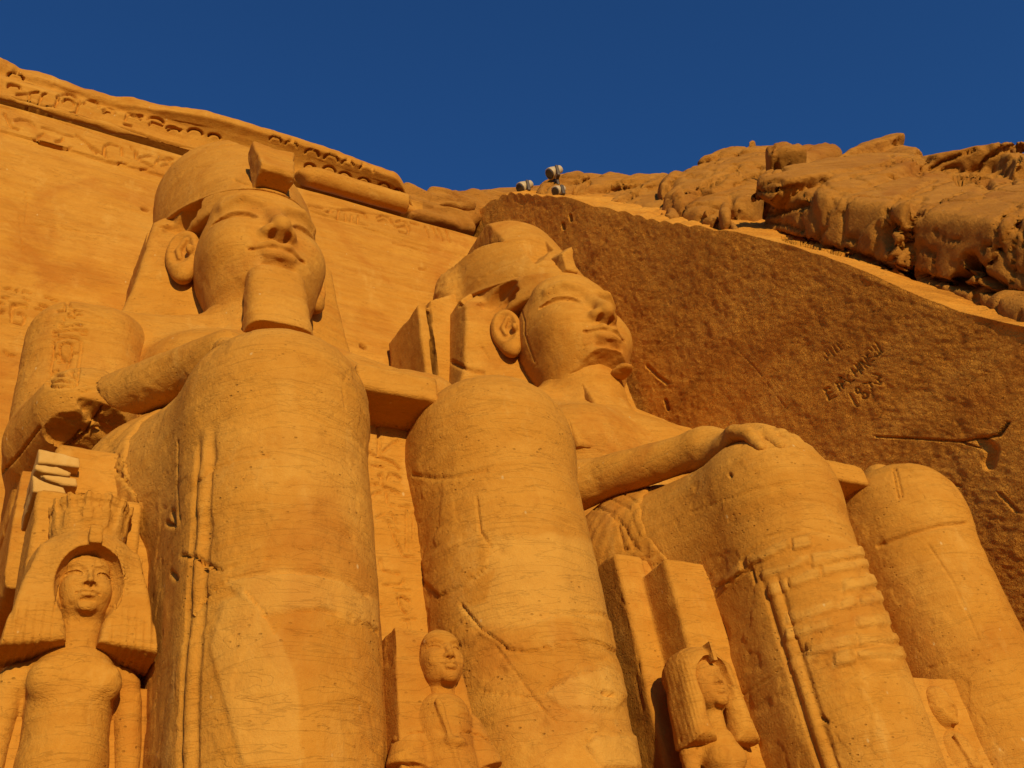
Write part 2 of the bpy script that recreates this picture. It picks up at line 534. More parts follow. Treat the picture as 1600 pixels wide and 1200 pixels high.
glyphs += [([(30, 330), (36, 390)], 1.6, 0.03), ([(0, 345), (60, 352), (200, 372)], 1.5, 0.02), ([(565, 540), (570, 543)], 3.5, 0.15), ([(223, 326), (229, 328)], 3.0, 0.12),
           ([(656, 420), (664, 421)], 2.2, 0.06), ([(40, 300), (44, 320), (41, 350)], 1.4, 0.03), ([(600, 440), (650, 452), (700, 460)], 1.5, 0.02)]
FV = carve(FV, FF, [(g, w * 1.15, dd * 1.7) for g, w, dd in glyphs])
tag(mesh_obj("wall_face", FV, FF, M_WALL, facade, loc=LOC_F))

# torus moulding: whole only over its right half, eroded to a ragged core further left
def torus_sdf(P):
    cz, cy = 28.78, 21.35
    prof_x = P[:, 0]
    ero = sstep(8.6, 7.6, prof_x + 0.25 * vnoise(P * 1.5))
    r = 0.36 - ero * (0.24 - 0.24 * fbm(P, 0.6, 4, 5.0))
    d = np.sqrt((P[:, 1] - cy - 0.32 * ero) ** 2 + (P[:, 2] - cz) ** 2) - r
    d = np.maximum(d, prof_x - 11.85 + 0.05 * vnoise(P * 3))
    gap = np.abs(prof_x - 7.7 + (P[:, 2] - cz) * 0.9) - 0.25
    return smax(d, -gap, 0.1) + 0.02 * fbm(P, 2.5, 3)
V, F = sdf_mesh(torus_sdf, (-13.9, 20.6, 28.0), (12.2, 22.3, 29.5), 0.055)
V = weather(V, F, 0.7, 3.0)
mesh_obj("torus_moulding", V, F, M_WALL, facade, loc=LOC_F)

# cavetto cornice with the worn row of rings and figures
ca = np.linspace(0, 1, 46)
cz = 29.05 + 1.15 * ca
cy = 21.75 - 0.95 * (1 - np.sqrt(np.clip(1 - ca ** 2 * 0.92, 0, 1)))
cprof = [(22.4, 28.9), (21.9, 29.0)] + list(zip(cy, cz)) + [(cy[-1] - 0.03, 30.25), (cy[-1] - 0.03, 30.42), (cy[-1], 30.55), (cy[-1] + 0.06, 30.6)] + \
        [(cy[-1] + 0.06 + 0.25 * k, 30.6 + 0.05 * k) for k in range(1, 16)]
cprof = np.array(cprof)
cs = np.concatenate([np.arange(-14, -2.5, 0.2), np.arange(-2.5, 12.7, 0.035)])
CV = np.stack([np.repeat(cs[:, None], len(cprof), 1), np.repeat(cprof[None, :, 0], len(cs), 0), np.repeat(cprof[None, :, 1], len(cs), 0)], -1).reshape(-1, 3)
CF = grid_faces(len(cs), len(cprof))
if vnormals(CV, CF)[: len(cprof), 1].mean() > 0: CF = CF[:, ::-1]
row = np.tile(np.arange(len(cprof)), len(cs))
wear = sstep(5.2, 1.5, CV[:, 0])                       # the left part of the cornice has lost its lip
lip = sstep(29.55, 30.3, CV[:, 2])
CV[:, 1] += lip * wear * (0.62 + 0.28 * fbm(CV, 0.8, 3, 2.0))
CV[:, 2] += np.where(row > 40, 1, 0) * (0.16 * fbm(CV, 0.9, 4, 6.0)) * (0.35 + wear)
CV[:, 2] -= sstep(29.3, 30.3, CV[:, 2]) * (0.28 * sstep(0.5, 4.5, CV[:, 0]) + 0.25 * sstep(8.5, 11.5, CV[:, 0]))
CV[:, 2] += np.where(row > 46, 1, 0) * wear * 0.25 * np.maximum(0, vnoise(CV * 0.7 + 5)) ** 1
endw = sstep(11.3, 12.6, CV[:, 0])
CV[:, 1] += endw * lip * (0.8 + 0.3 * fbm(CV, 1.5, 3))
CV[:, 2] -= endw * np.where(row > 40, 1, 0) * 0.5
CV[:, 1] -= 0.05 * fbm(CV, 1.1, 4, 9.0) + 0.02 * fbm(CV, 4.0, 3, 1.0)
crel = []
for cx_, cy_, r_ in ((487, 243, 11), (517, 251, 11), (543, 258, 9), (573, 267, 11), (484, 263, 8), (514, 269, 10), (538, 278, 10), (568, 286, 9), (600, 294, 9), (622, 303, 8),
                     (24, 122, 11), (50, 146, 0), (455, 228, 9), (430, 221, 9)):
    if r_:
        crel.append((arc(cx_, cy_, r_, r_ * 0.85, 15, 178, 9, 18), 2.2, 0.07))
for cx_, cy_, rx_, ry_ in ((24, 122, 13, 8), (22, 137, 10, 6), (107, 158, 19, 10), (107, 162, 9, 7), (143, 165, 12, 7), (170, 175, 9, 5), (243, 190, 13, 6), (270, 203, 11, 5),
                           (305, 208, 11, 6), (335, 215, 9, 5)):
    crel.append((arc(cx_, cy_, rx_, ry_, 5, 175, 9, 14), 2.4, 0.09))
for g in ([(45, 225), (50, 210), (120, 215)], [(105, 270), (165, 265)], [(180, 330), (185, 260), (240, 255)], [(185, 335), (240, 340), (265, 270), (290, 262)], [(290, 345), (345, 345), (365, 300)],
          [(360, 370), (420, 390), (480, 380), (490, 330)], [(650, 385), (670, 375), (700, 380)], [(785, 430), (800, 390), (890, 405)], [(780, 455), (820, 465)], [(815, 395), (880, 425)],
          [(935, 460), (950, 440), (1015, 465)], [(270, 345), (330, 385)], [(170, 360), (175, 340)], [(1050, 495), (1080, 480), (1130, 490)]):
    crel.append((z1(g), 2.4, 0.10))
CV = carve(CV, CF, [(g, w * 1.1, dd * 1.5) for g, w, dd in crel])
mesh_obj("cavetto_cornice", CV, CF, M_WALL, facade, loc=LOC_F)

# ------------------------------------------------------------------ dressed side wall of the recess
P0 = np.array([15.2, 22.0, 30.3])
WN = np.array([1.0, 0, 3.1 / 27.3])
WN /= np.linalg.norm(WN)
top_px = [(748, 327), (775, 311), (800, 302), (850, 305), (900, 312), (1025, 345), (1120, 360), (1210, 377), (1290, 402), (1365, 430), (1430, 460), (1500, 488), (1560, 500), (1600, 507), (1650, 520)]
tp = np.array([on_plane(u, v, P0, WN) for u, v in top_px])
HE = tp[12] - tp[2]
HE /= np.linalg.norm(HE)
HG = np.array([0.5, 0.3, 0.8])
HG /= np.linalg.norm(HG)
HN = np.cross(HE, HG)
HN /= np.linalg.norm(HN)
if HN @ (CP - tp[5]) < 0: HN = -HN
ys = np.arange(3.5, 22.6, 0.033)
order = np.argsort(tp[:, 1])
ztop = np.interp(ys, tp[order, 1], tp[order, 2])
i0 = ys < tp[order[0], 1]
ztop[i0] = tp[order[0], 2] + (ys[i0] - tp[order[0], 1]) * 1.3
ztop = ztop + 0.11 * (np.abs(np.sin(ys * math.pi / 0.62 + 2.5 * np.sin(ys * 1.3))) - 0.5) * sstep(9, 14, ys) + 0.10 * fbm(np.stack([ys * 0, ys, ys * 0], 1), 1.3, 3)
NR = 640
tz = np.linspace(0, 1, NR)
Zs = 2.5 + (ztop[:, None] - 2.5) * (1 - (1 - tz[None, :]) ** 1.0)
Ys = np.repeat(ys[:, None], NR, 1)
Xs = P0[0] + (P0[2] - Zs) * (3.1 / 27.3)
wallP = np.stack([Xs, Ys, Zs], -1)
led = np.concatenate([np.linspace(0.02, 1.6, 34), np.linspace(1.8, 5.0, 12)])
LD = 0.72 * HG + 0.45 * np.array([1, 0.0, 0])
LD /= np.linalg.norm(LD)
ledP = wallP[:, -1:, :] + led[None, :, None] * LD[None, None, :]
bumpy = 0.12 * fbm(ledP.reshape(-1, 3), 1.1, 4, 3.0) * np.tile(np.minimum(led, 1), len(ys))
ledP = ledP + (bumpy.reshape(ledP.shape[:2]))[..., None] * HN
SV = np.concatenate([wallP, ledP], 1)
ncol = SV.shape[1]
SV = SV.reshape(-1, 3)
SF = grid_faces(len(ys), ncol)
Nn = vnormals(SV, SF)
if Nn[:, 0].mean() > 0:
    SF = SF[:, ::-1]
    Nn = -Nn
iswall = np.tile(np.arange(ncol) < NR, len(ys))
# pick marks of the quarrymen: slanting short strokes, in bands
Q = np.stack([SV[:, 0] * 0 + 3, (SV[:, 1] * 0.8 + SV[:, 2] * 0.6) * 6.0, (SV[:, 2] * 0.8 - SV[:, 1] * 0.6) * 11.0], 1)
pick = vnoise(Q) + 0.6 * vnoise(Q * 2.1 + 9)
zone = 0.55 + 0.6 * fbm(SV, 0.28, 3, 20.0)
rel = 0.10 * fbm(SV, 0.25, 3, 2.0) + np.where(iswall, 0.008 * np.clip(zone, 0.15, 1.2) * pick, 0.02 * pick) + 0.02 * fbm(SV, 3.5, 3, 5.0)
edge_hold = sstep(0.0, 0.4, np.abs(np.tile(np.arange(ncol), len(ys)) - NR) * 0.03)
SV = SV + Nn * (rel * edge_hold)[:, None]
zg = lambda L_: [(1200 + x / 6.4, 520 + y / 6.4) for x, y in L_]
writing = []
for g in ([(570, 570), (610, 670)], [(570, 570), (605, 545), (615, 560)], [(595, 615), (630, 595)], [(610, 670), (660, 640)], [(672, 630), (678, 636)],      # E .
          [(680, 510), (725, 580)], [(680, 510), (715, 490), (735, 520), (705, 545)],                                                                # P
          [(720, 440), (745, 560)], [(720, 440), (825, 500)], [(735, 500), (785, 480)],                                                              # A
          [(835, 390), (800, 400), (790, 430), (805, 470), (840, 490), (860, 470)],                                                                  # C
          [(835, 360), (885, 445)], [(880, 320), (935, 405)], [(860, 402), (908, 362)],                                                              # H
          [(905, 300), (945, 370)],                                                                                                                  # I
          [(930, 285), (975, 355)], [(930, 285), (1010, 330)], [(965, 250), (1010, 330)],                                                            # N
          [(985, 225), (1030, 295)], [(985, 225), (1010, 205)], [(1008, 258), (1030, 240)], [(1030, 295), (1055, 275)],                              # E
          [(1025, 160), (1080, 240)], [(1080, 240), (1105, 220)],                                                                                    # L
          [(1055, 130), (1110, 212)], [(1110, 212), (1130, 195)],                                                                                    # L
          [(1080, 105), (1135, 190)],                                                                                                                # I
          [(820, 610), (890, 740)],                                                                                                                  # 1
          arc(895, 575, 24, 28, 0, 360, 13), arc(965, 625, 30, 32, 0, 360, 13),                                                                       # 8
          [(960, 510), (1020, 495)], [(1020, 495), (1050, 640)],                                                                                     # 7
          [(1055, 415), (1100, 420), (1120, 445), (1090, 470), (1125, 490), (1110, 515), (1065, 505)]):                                              # 3
    writing.append((zg(g), 1.8, 0.04))
for g in ([(580, 190), (600, 230)], [(620, 160), (650, 210)], [(650, 130), (690, 190)], [(690, 110), (730, 170)], [(720, 90), (750, 140)], [(560, 240), (590, 270)],
          [(630, 190), (660, 230)], [(670, 170), (700, 210)]):
    writing.append((zg(g), 1.6, 0.02))
writing += [([(1370, 682), (1440, 686), (1500, 690), (1530, 700)], 2.2, 0.08), ([(1535, 690), (1550, 705), (1545, 725)], 13, 0.12), ([(1500, 690), (1560, 680), (1575, 660)], 3, 0.08),
            ([(880, 350), (881, 357)], 3.0, 0.25), ([(891, 336), (892, 344)], 3.0, 0.25), ([(1012, 572), (1030, 590), (1042, 598)], 4, 0.07), ([(1040, 625), (1044, 640)], 3, 0.15),
            ([(1150, 545), (1180, 575), (1230, 640)], 1.4, 0.012), ([(1440, 740), (1500, 760)], 2.5, 0.05), ([(1560, 770), (1590, 800)], 3, 0.06)]
writing += [([(1228, 372), (1330, 397), (1420, 427), (1480, 443), (1545, 457), (1600, 466)], 7, 0.5)]
SV = carve(SV, SF, writing)
side = mesh_obj("rock_wall", SV, SF, M_SIDE, loc=(17.0, 10.0, 2.5))
side["label"] = "dark chiselled rock wall running forward from the facade, covered in pick marks and visitors' carved names"
side["category"] = "wall"

# ------------------------------------------------------------------ hillside and boulders above the side wall
A0 = tp[9]
def hill_ab(P):
    r = P - A0
    return r @ HE, r @ HG_, r @ HN
HG_ = np.cross(HN, HE)
HG_ /= np.linalg.norm(HG_)
if HG_ @ HG < 0: HG_ = -HG_
def px_hill(u, v, lift=0.0):
    p = on_plane(u, v, A0 + HN * lift, HN)
    r = p - A0
    return (r @ HE, r @ HG_)
_pa, _pb = np.array(px_hill(1300, 330)), np.array(px_hill(1500, 240))
BD = (_pb - _pa)[0] * HE + (_pb - _pa)[1] * HG_       # run of the bedding seen on the rocks
BD /= np.linalg.norm(BD)
BN = np.cross(HN, BD)
BN /= np.linalg.norm(BN)
def boulder(name, label, poly, thick, centre, h, rough=0.25, rnd=0.6, clip=0.22, cuts=(), seed=0.0, layer=0.12, cat="boulder", group="boulders above the side wall", dome=None):
    """a rock with this outline, thick metres deep, its middle 'centre' metres out from the hillside"""
    centre = centre - 0.45 * thick
    pts = np.array([px_hill(u, v, centre + 0.4 * thick) for u, v in poly])
    mid = pts.mean(0)
    span = pts.max(0) - pts.min(0)
    rb = np.random.default_rng(int(seed * 10))
    ext = np.array([A0 + HE * a_ + HG_ * b_ + HN * c_ for a_ in (pts[:, 0].min() - 1, pts[:, 0].max() + 1) for b_ in (pts[:, 1].min() - 1, pts[:, 1].max() + 1) for c_ in (centre - thick / 2 - .5, centre + thick / 2 + .8)]) - A0
    ec = np.stack([ext @ BD / 2.6, ext @ BN / 0.95, ext @ HN / 2.0], 1)
    ns = int(np.clip(np.prod(ec.max(0) - ec.min(0)) / 4.0, 8, 90))
    sd = rb.uniform(ec.min(0), ec.max(0), (ns, 3))
    hs = rb.normal(0, 0.22, ns)
    tl = rb.normal(0, 0.17, (ns, 3)) * np.array([1, 0.8, 0.6])
    def fn(P):
        a, b, c = hill_ab(P.astype(np.float64))
        w = 0.35 * rough * fbm(P, 0.9, 3, seed)
        d2 = poly2((a + w).astype(np.float32), (b + w).astype(np.float32), pts)
        t = thick * 0.5
        if dome is not None:
            t = thick * 0.5 * np.clip(1.05 - dome * (((b - mid[1]) / span[1]) ** 2 + 0.4 * ((a - mid[0]) / span[0]) ** 2), 0.3, 1.1)
        d = smax(d2, np.abs(c - centre) - t, rnd)
        d = smax(d, clip - (P.astype(np.float64) - P0) @ WN, 0.25)      # keeps behind the face of the cut wall
        q = P.astype(np.float64) - A0
        ww = 0.25 * fbm(P, 0.7, 3, seed + 4)
        C3 = np.stack([(q @ BD + ww) / 2.6, (q @ BN + 0.7 * ww) / 0.95, (q @ HN) / 2.0], 1)
        best = np.full(len(P), 1e9)
        sec = np.full(len(P), 1e9)
        off = np.zeros(len(P))
        for i_ in range(len(sd)):
            e = C3 - sd[i_]
            dd = (e * e).sum(1)
            m = dd < best
            sec = np.where(m, best, np.minimum(sec, dd))
            off = np.where(m, hs[i_] + e @ tl[i_], off)
            best = np.where(m, dd, best)
        gap = np.sqrt(sec) - np.sqrt(best)
        d = d - rough * 1.25 * np.clip(off, -1.1, 1.1) + 0.10 * sstep(0.10, 0.0, gap) - 0.05 * fbm(P, 1.1, 4, seed)
        return d
    corners = np.array([A0 + HE * a + HG_ * b + HN * c for a in (pts[:, 0].min() - .6, pts[:, 0].max() + .6) for b in (pts[:, 1].min() - .6, pts[:, 1].max() + .6)
                        for c in (centre - thick / 2 - .6, centre + thick / 2 + .6)])
    V, F = sdf_mesh(fn, corners.min(0), corners.max(0), h)
    N = vnormals(V, F)
    crack = np.abs(fbm(np.stack([V @ BD * 0.22, V @ BN * 0.75, V @ HN * 0.3], 1) + seed, 1.0, 4))
    crack2 = np.abs(fbm(np.stack([V @ BD * 0.55, V @ BN * 0.3, V @ HN * 0.3], 1) + 3 * seed, 1.0, 3))
    V = V + N * (0.030 * fbm(V, 2.0, 5, seed) - 0.14 * sstep(0.05, 0.0, crack) - 0.12 * sstep(0.035, 0.0, crack2) - 0.08 * sstep(0.5, 0.8, fbm(V, 2.2, 3, seed + 5)) + 0.02 * fbm(V, 7.0, 3, seed))[:, None]
    if cuts: V = carve(V, F, cuts)
    base = V[V[:, 2].argmin()]
    o = mesh_obj(name, V, F, M_ROCK, loc=tuple(V.mean(0)))
    return tag(o, label, cat, group)
# hillside sheet
ha = np.linspace(-26, 12, 150)
hb = np.linspace(-0.3, 40, 160)
HA, HB = np.meshgrid(ha, hb, indexing='ij')
HV = A0 + HA.reshape(-1, 1) * HE + HB.reshape(-1, 1) * HG_
HV = HV + HN * (-2.0 + 0.5 * fbm(HV, 0.3, 4, 1.0) + 0.1 * fbm(HV, 1.5, 3, 4.0) - 0.02 * np.maximum(HB.ravel() - 8, 0) ** 2)[:, None]
behind = (HV - P0) @ WN
HV = HV + WN * np.maximum(0.9 - behind, 0)[:, None]
HF = grid_faces(150, 160)
if (vnormals(HV, HF) @ HN).mean() < 0: HF = HF[:, ::-1]
tag(mesh_obj("hillside", HV, HF, M_ROCK), kind="structure")
zr = lambda L_: [(1300 + x / 4, 200 + y / 4) for x, y in L_]
zm = lambda L_: [(1020 + x / 5.333, 200 + y / 5.333) for x, y in L_]
boulder("boulder", "largest tawny boulder, filling the upper right corner above the dark side wall", [(1180, 296), (1240, 280), (1300, 262), (1330, 240), (1395, 226), (1440, 232), (1490, 231), (1540, 219), (1610, 212), (1680, 215), (1720, 330),
        (1680, 455), (1590, 458), (1540, 452), (1480, 440), (1420, 425), (1330, 396), (1250, 378), (1215, 368), (1170, 355), (1180, 325)], 4.2, 0.9, 0.085, 0.5, 0.7,
        cuts=[(zr([(345, 510), (330, 600), (350, 700), (370, 760), (370, 810)]), 7, 0.35), (zr([(330, 580), (400, 620), (490, 660)]), 9, 0.3), (zr([(480, 700), (420, 770), (390, 800)]), 5, 0.3),
              (zr([(770, 300), (850, 310), (960, 330), (990, 360)]), 8, 0.3), (zr([(800, 330), (860, 300)]), 10, 0.3), (zr([(870, 830), (850, 900), (760, 960)]), 9, 0.6), (zr([(870, 830), (960, 940), (1080, 1000)]), 9, 0.5),
              (zr([(600, 270), (700, 210), (850, 150), (900, 130)]), 4, 0.2), (zr([(900, 270), (980, 180), (1140, 110)]), 5, 0.25), (zr([(350, 490), (430, 430), (520, 380), (640, 330)]), 3, 0.12),
              (zr([(0, 330), (150, 300), (300, 260), (450, 200)]), 2.5, 0.1), (zr([(900, 880), (1000, 840), (1100, 760), (1200, 720)]), 3, 0.15), (zr([(950, 760), (940, 740), (980, 730)]), 4, 0.2),
              (zr([(1030, 600), (1090, 530), (1200, 480)]), 3, 0.12), (zr([(540, 320), (610, 190)]), 3, 0.1), (zr([(100, 690), (150, 700), (140, 760)]), 4, 0.2), (zr([(640, 640), (700, 690), (800, 700)]), 3, 0.1),
              (zm([(850, 640), (960, 720), (1100, 690), (1190, 650)]), 4, 0.3), (zm([(1190, 650), (1280, 640)]), 6, 0.3), (zm([(850, 530), (1000, 520), (1200, 490)]), 3, 0.15), (zm([(920, 790), (1100, 800), (1250, 860)]), 3, 0.15),
              ([(1215, 366), (1250, 376), (1330, 396), (1420, 426), (1480, 441), (1545, 455), (1600, 462)], 6, 0.5), (zm([(1400, 430), (1480, 500)]), 3, 0.1), (zm([(1250, 550), (1310, 590)]), 3, 0.1)], seed=3.0, dome=1.2, clip=1.5)
boulder("boulder", "long overhanging boulder on the skyline, left of and behind the largest one", [(1036, 285), (1045, 276), (1065, 266), (1090, 250), (1125, 238), (1170, 234), (1205, 234), (1260, 232), (1305, 232), (1318, 242), (1285, 252), (1262, 270), (1205, 284), (1185, 282), (1150, 300),
        (1125, 312), (1090, 308), (1068, 325), (1040, 318)], 3.2, 0.2, 0.12, 0.4, 0.7, cuts=[(zm([(450, 490), (560, 440)]), 4, 0.3), (zm([(620, 370), (700, 340), (690, 300)]), 4, 0.25), (zm([(570, 410), (620, 400)]), 3, 0.15),
        (zm([(690, 490), (900, 380), (1100, 300), (1220, 260)]), 3, 0.15), (zm([(290, 400), (420, 400)]), 5, 0.15), (zm([(1210, 270), (1290, 370)]), 2.5, 0.1), (zm([(700, 500), (850, 430), (900, 420)]), 5, 0.25)], seed=11.0)
boulder("boulder", "sloping slab wedged under the long skyline boulder, its foot on the wall edge", [(1058, 335), (1085, 312), (1110, 296), (1150, 290), (1185, 282), (1190, 300), (1178, 322), (1150, 330), (1140, 318), (1120, 348), (1090, 342)], 2.2, 0.1, 0.1, 0.35, 0.5, seed=17.0,
        cuts=[(zm([(380, 760), (500, 690), (540, 700)]), 4, 0.2), (zm([(640, 560), (660, 640)]), 3, 0.1)])
boulder("boulder", "small upright stone standing before the dark cleft between the large boulders", zm([(560, 740), (570, 660), (600, 620), (640, 640), (635, 740), (600, 760)]), 0.7, 0.5, 0.06, 0.12, 0.2, seed=23.0)
boulder("boulder", "rounded low stone on the wall edge beneath the dark cleft", zm([(500, 800), (560, 770), (640, 765), (690, 790), (720, 860), (620, 850)]), 0.9, 0.2, 0.07, 0.12, 0.3, seed=29.0)
boulder("boulder", "flat capstone lying on the skyline above the long boulder", zm([(960, 180), (1000, 150), (1100, 140), (1220, 142), (1270, 175), (1180, 190), (1000, 200)]), 1.0, 1.2, 0.08, 0.12, 0.25, seed=31.0)
boulder("boulder", "low pale slab at the right frame edge under the largest boulder", [(1534, 464), (1560, 458), (1610, 460), (1680, 470), (1680, 520), (1610, 500), (1575, 485)], 1.5, -0.2, 0.08, 0.2, 0.4, seed=37.0)
boulder("boulder", "rough rock stump on the skyline beside the two floodlights", [(834, 302), (842, 290), (868, 277), (905, 276), (925, 282), (912, 292), (885, 305), (862, 306)], 1.8, -0.2, 0.08, 0.16, 0.3, seed=41.0,
        cuts=[([(862, 300), (880, 290), (905, 284), (925, 281)], 3, 0.2), ([(850, 300), (856, 290), (868, 283)], 3, 0.2)])
boulder("boulder", "smooth tilted rock sheet between the floodlights and the overhanging boulder", [(885, 306), (905, 294), (930, 284), (950, 276), (985, 281), (1042, 281), (1048, 300), (1050, 322), (1052, 340), (1000, 336), (950, 320), (915, 314)], 2.0, -0.4, 0.09, 0.3, 0.5, seed=43.0,
        cuts=[([(885, 306), (905, 294), (920, 286)], 4, 0.3), ([(915, 314), (935, 304), (960, 296), (1000, 290)], 3, 0.2), ([(945, 285), (985, 283), (1010, 284)], 3, 0.15), ([(975, 320), (990, 315)], 3, 0.12)])
boulder("boulder", "small rock at the foot of the overhanging boulder's shaded left end", [(1032, 340), (1040, 322), (1062, 326), (1064, 336), (1052, 344)], 0.9, 0.0, 0.07, 0.15, 0.25, seed=47.0)
# rubble and broken ledges on the facade's top, right of the cornice
def ledge(label, poly, y0, y1, h, seed, name="rock_ledge"):
    pts = np.array([at(u, v, Y=y0)[[0, 2]] for u, v in poly])
    ym, yh = (y0 + y1) / 2, (y1 - y0) / 2
    def fn(P):
        w = 0.12 * fbm(P, 1.2, 3, seed)
        d = smax(poly2(P[:, 0] + w, P[:, 2] + w, pts), np.abs(P[:, 1] - ym) - yh, 0.3)
        return d - 0.07 * fbm(P, 1.3, 4, seed) - 0.05 * np.sin((P[:, 2] + 0.2 * P[:, 0] + 0.5 * vnoise(P)) * 9)
    V, F = sdf_mesh(fn, (pts[:, 0].min() - .5, y0 - .5, pts[:, 1].min() - .5), (pts[:, 0].max() + .5, y1 + .5, pts[:, 1].max() + .5), h)
    o = mesh_obj(name, V, F, M_ROCK, loc=tuple(V.mean(0)))
    return tag(o, label, "rock", "broken rock ledges on top of the facade")
ledge("broken rock ledge at the ruined right end of the cornice", [(618, 296), (632, 284), (655, 288), (672, 296), (682, 310), (676, 330), (648, 330), (632, 316)], 21.7, 23.5, 0.07, 3.0)
ledge("long low rubble ledge on the skyline between cornice and floodlights", [(640, 338), (648, 312), (672, 291), (700, 290), (735, 293), (770, 292), (800, 297), (835, 300), (812, 314), (775, 326), (752, 340), (746, 356), (700, 346)], 21.75, 25.0, 0.07, 8.0)
ledge("thin undercut rock shelf with a dark gap below it, right of the broken cornice", [(690, 313), (705, 307), (740, 310), (748, 318), (735, 324), (712, 319)], 21.5, 22.5, 0.05, 13.0)
# floodlights
def floodlight(label, px, depth, s, rot):
    p = CP + ray(*px) * depth
    root = thing("floodlight", label, "floodlight", tuple(p), "floodlights on the cliff top")
    root.rotation_euler = (0, 0, rot)
    def part(name, fn, h, mat, lo, hi):
        V, F = sdf_mesh(fn, lo, hi, h)
        o = mesh_obj(name, V, F, mat)
        o.parent = root
        return o
    ax = V3(0.0, -0.80, -0.60)                    # aims down at the statues
    def housing(P):
        t = P @ ax
        rad = length(P - t[:, None] * ax)
        r = 0.17 * s + 0.10 * s * sstep(-0.35 * s, 0.3 * s, t)
        d = np.maximum(rad - r, np.abs(t) - 0.36 * s)
        return d - 0.02
    part("housing", housing, 0.025, M_LAMP, (-.6 * s,) * 3, (.6 * s,) * 3)
    def lens(P):
        t = P @ ax
        rad = length(P - t[:, None] * ax)
        return np.maximum(rad - 0.24 * s, np.abs(t - 0.40 * s) - 0.03 * s)
    part("lens", lens, 0.02, M_GLASS, (-.7 * s,) * 3, (.7 * s,) * 3)
    def bracket(P):
        d = np.minimum(box(P, (0.30 * s, 0, -0.25 * s), (0.035, 0.06, 0.34 * s), 0.01), box(P, (-0.30 * s, 0, -0.25 * s), (0.035, 0.06, 0.34 * s), 0.01))
        d = np.minimum(d, box(P, (0, 0, -0.57 * s), (0.32 * s, 0.06, 0.035), 0.01))
        return np.minimum(d, box(P, (0, 0, -0.75 * s), (0.05, 0.05, 0.2 * s), 0.01))
    part("bracket", bracket, 0.02, M_STEEL, (-.5 * s, -.3 * s, -1.0 * s), (.5 * s, .3 * s, .3 * s))
floodlight("floodlight on the skyline left of the rock stump, standing lowest on the wall's rim", (821, 291), 38.0, 0.78, -1.75)
floodlight("topmost floodlight, standing on the crest of the rock stump", (867, 268), 37.6, 0.78, -1.8)
floodlight("darkish floodlight in front of the rock stump, below the topmost one", (874, 297), 35.2, 0.62, -1.6)
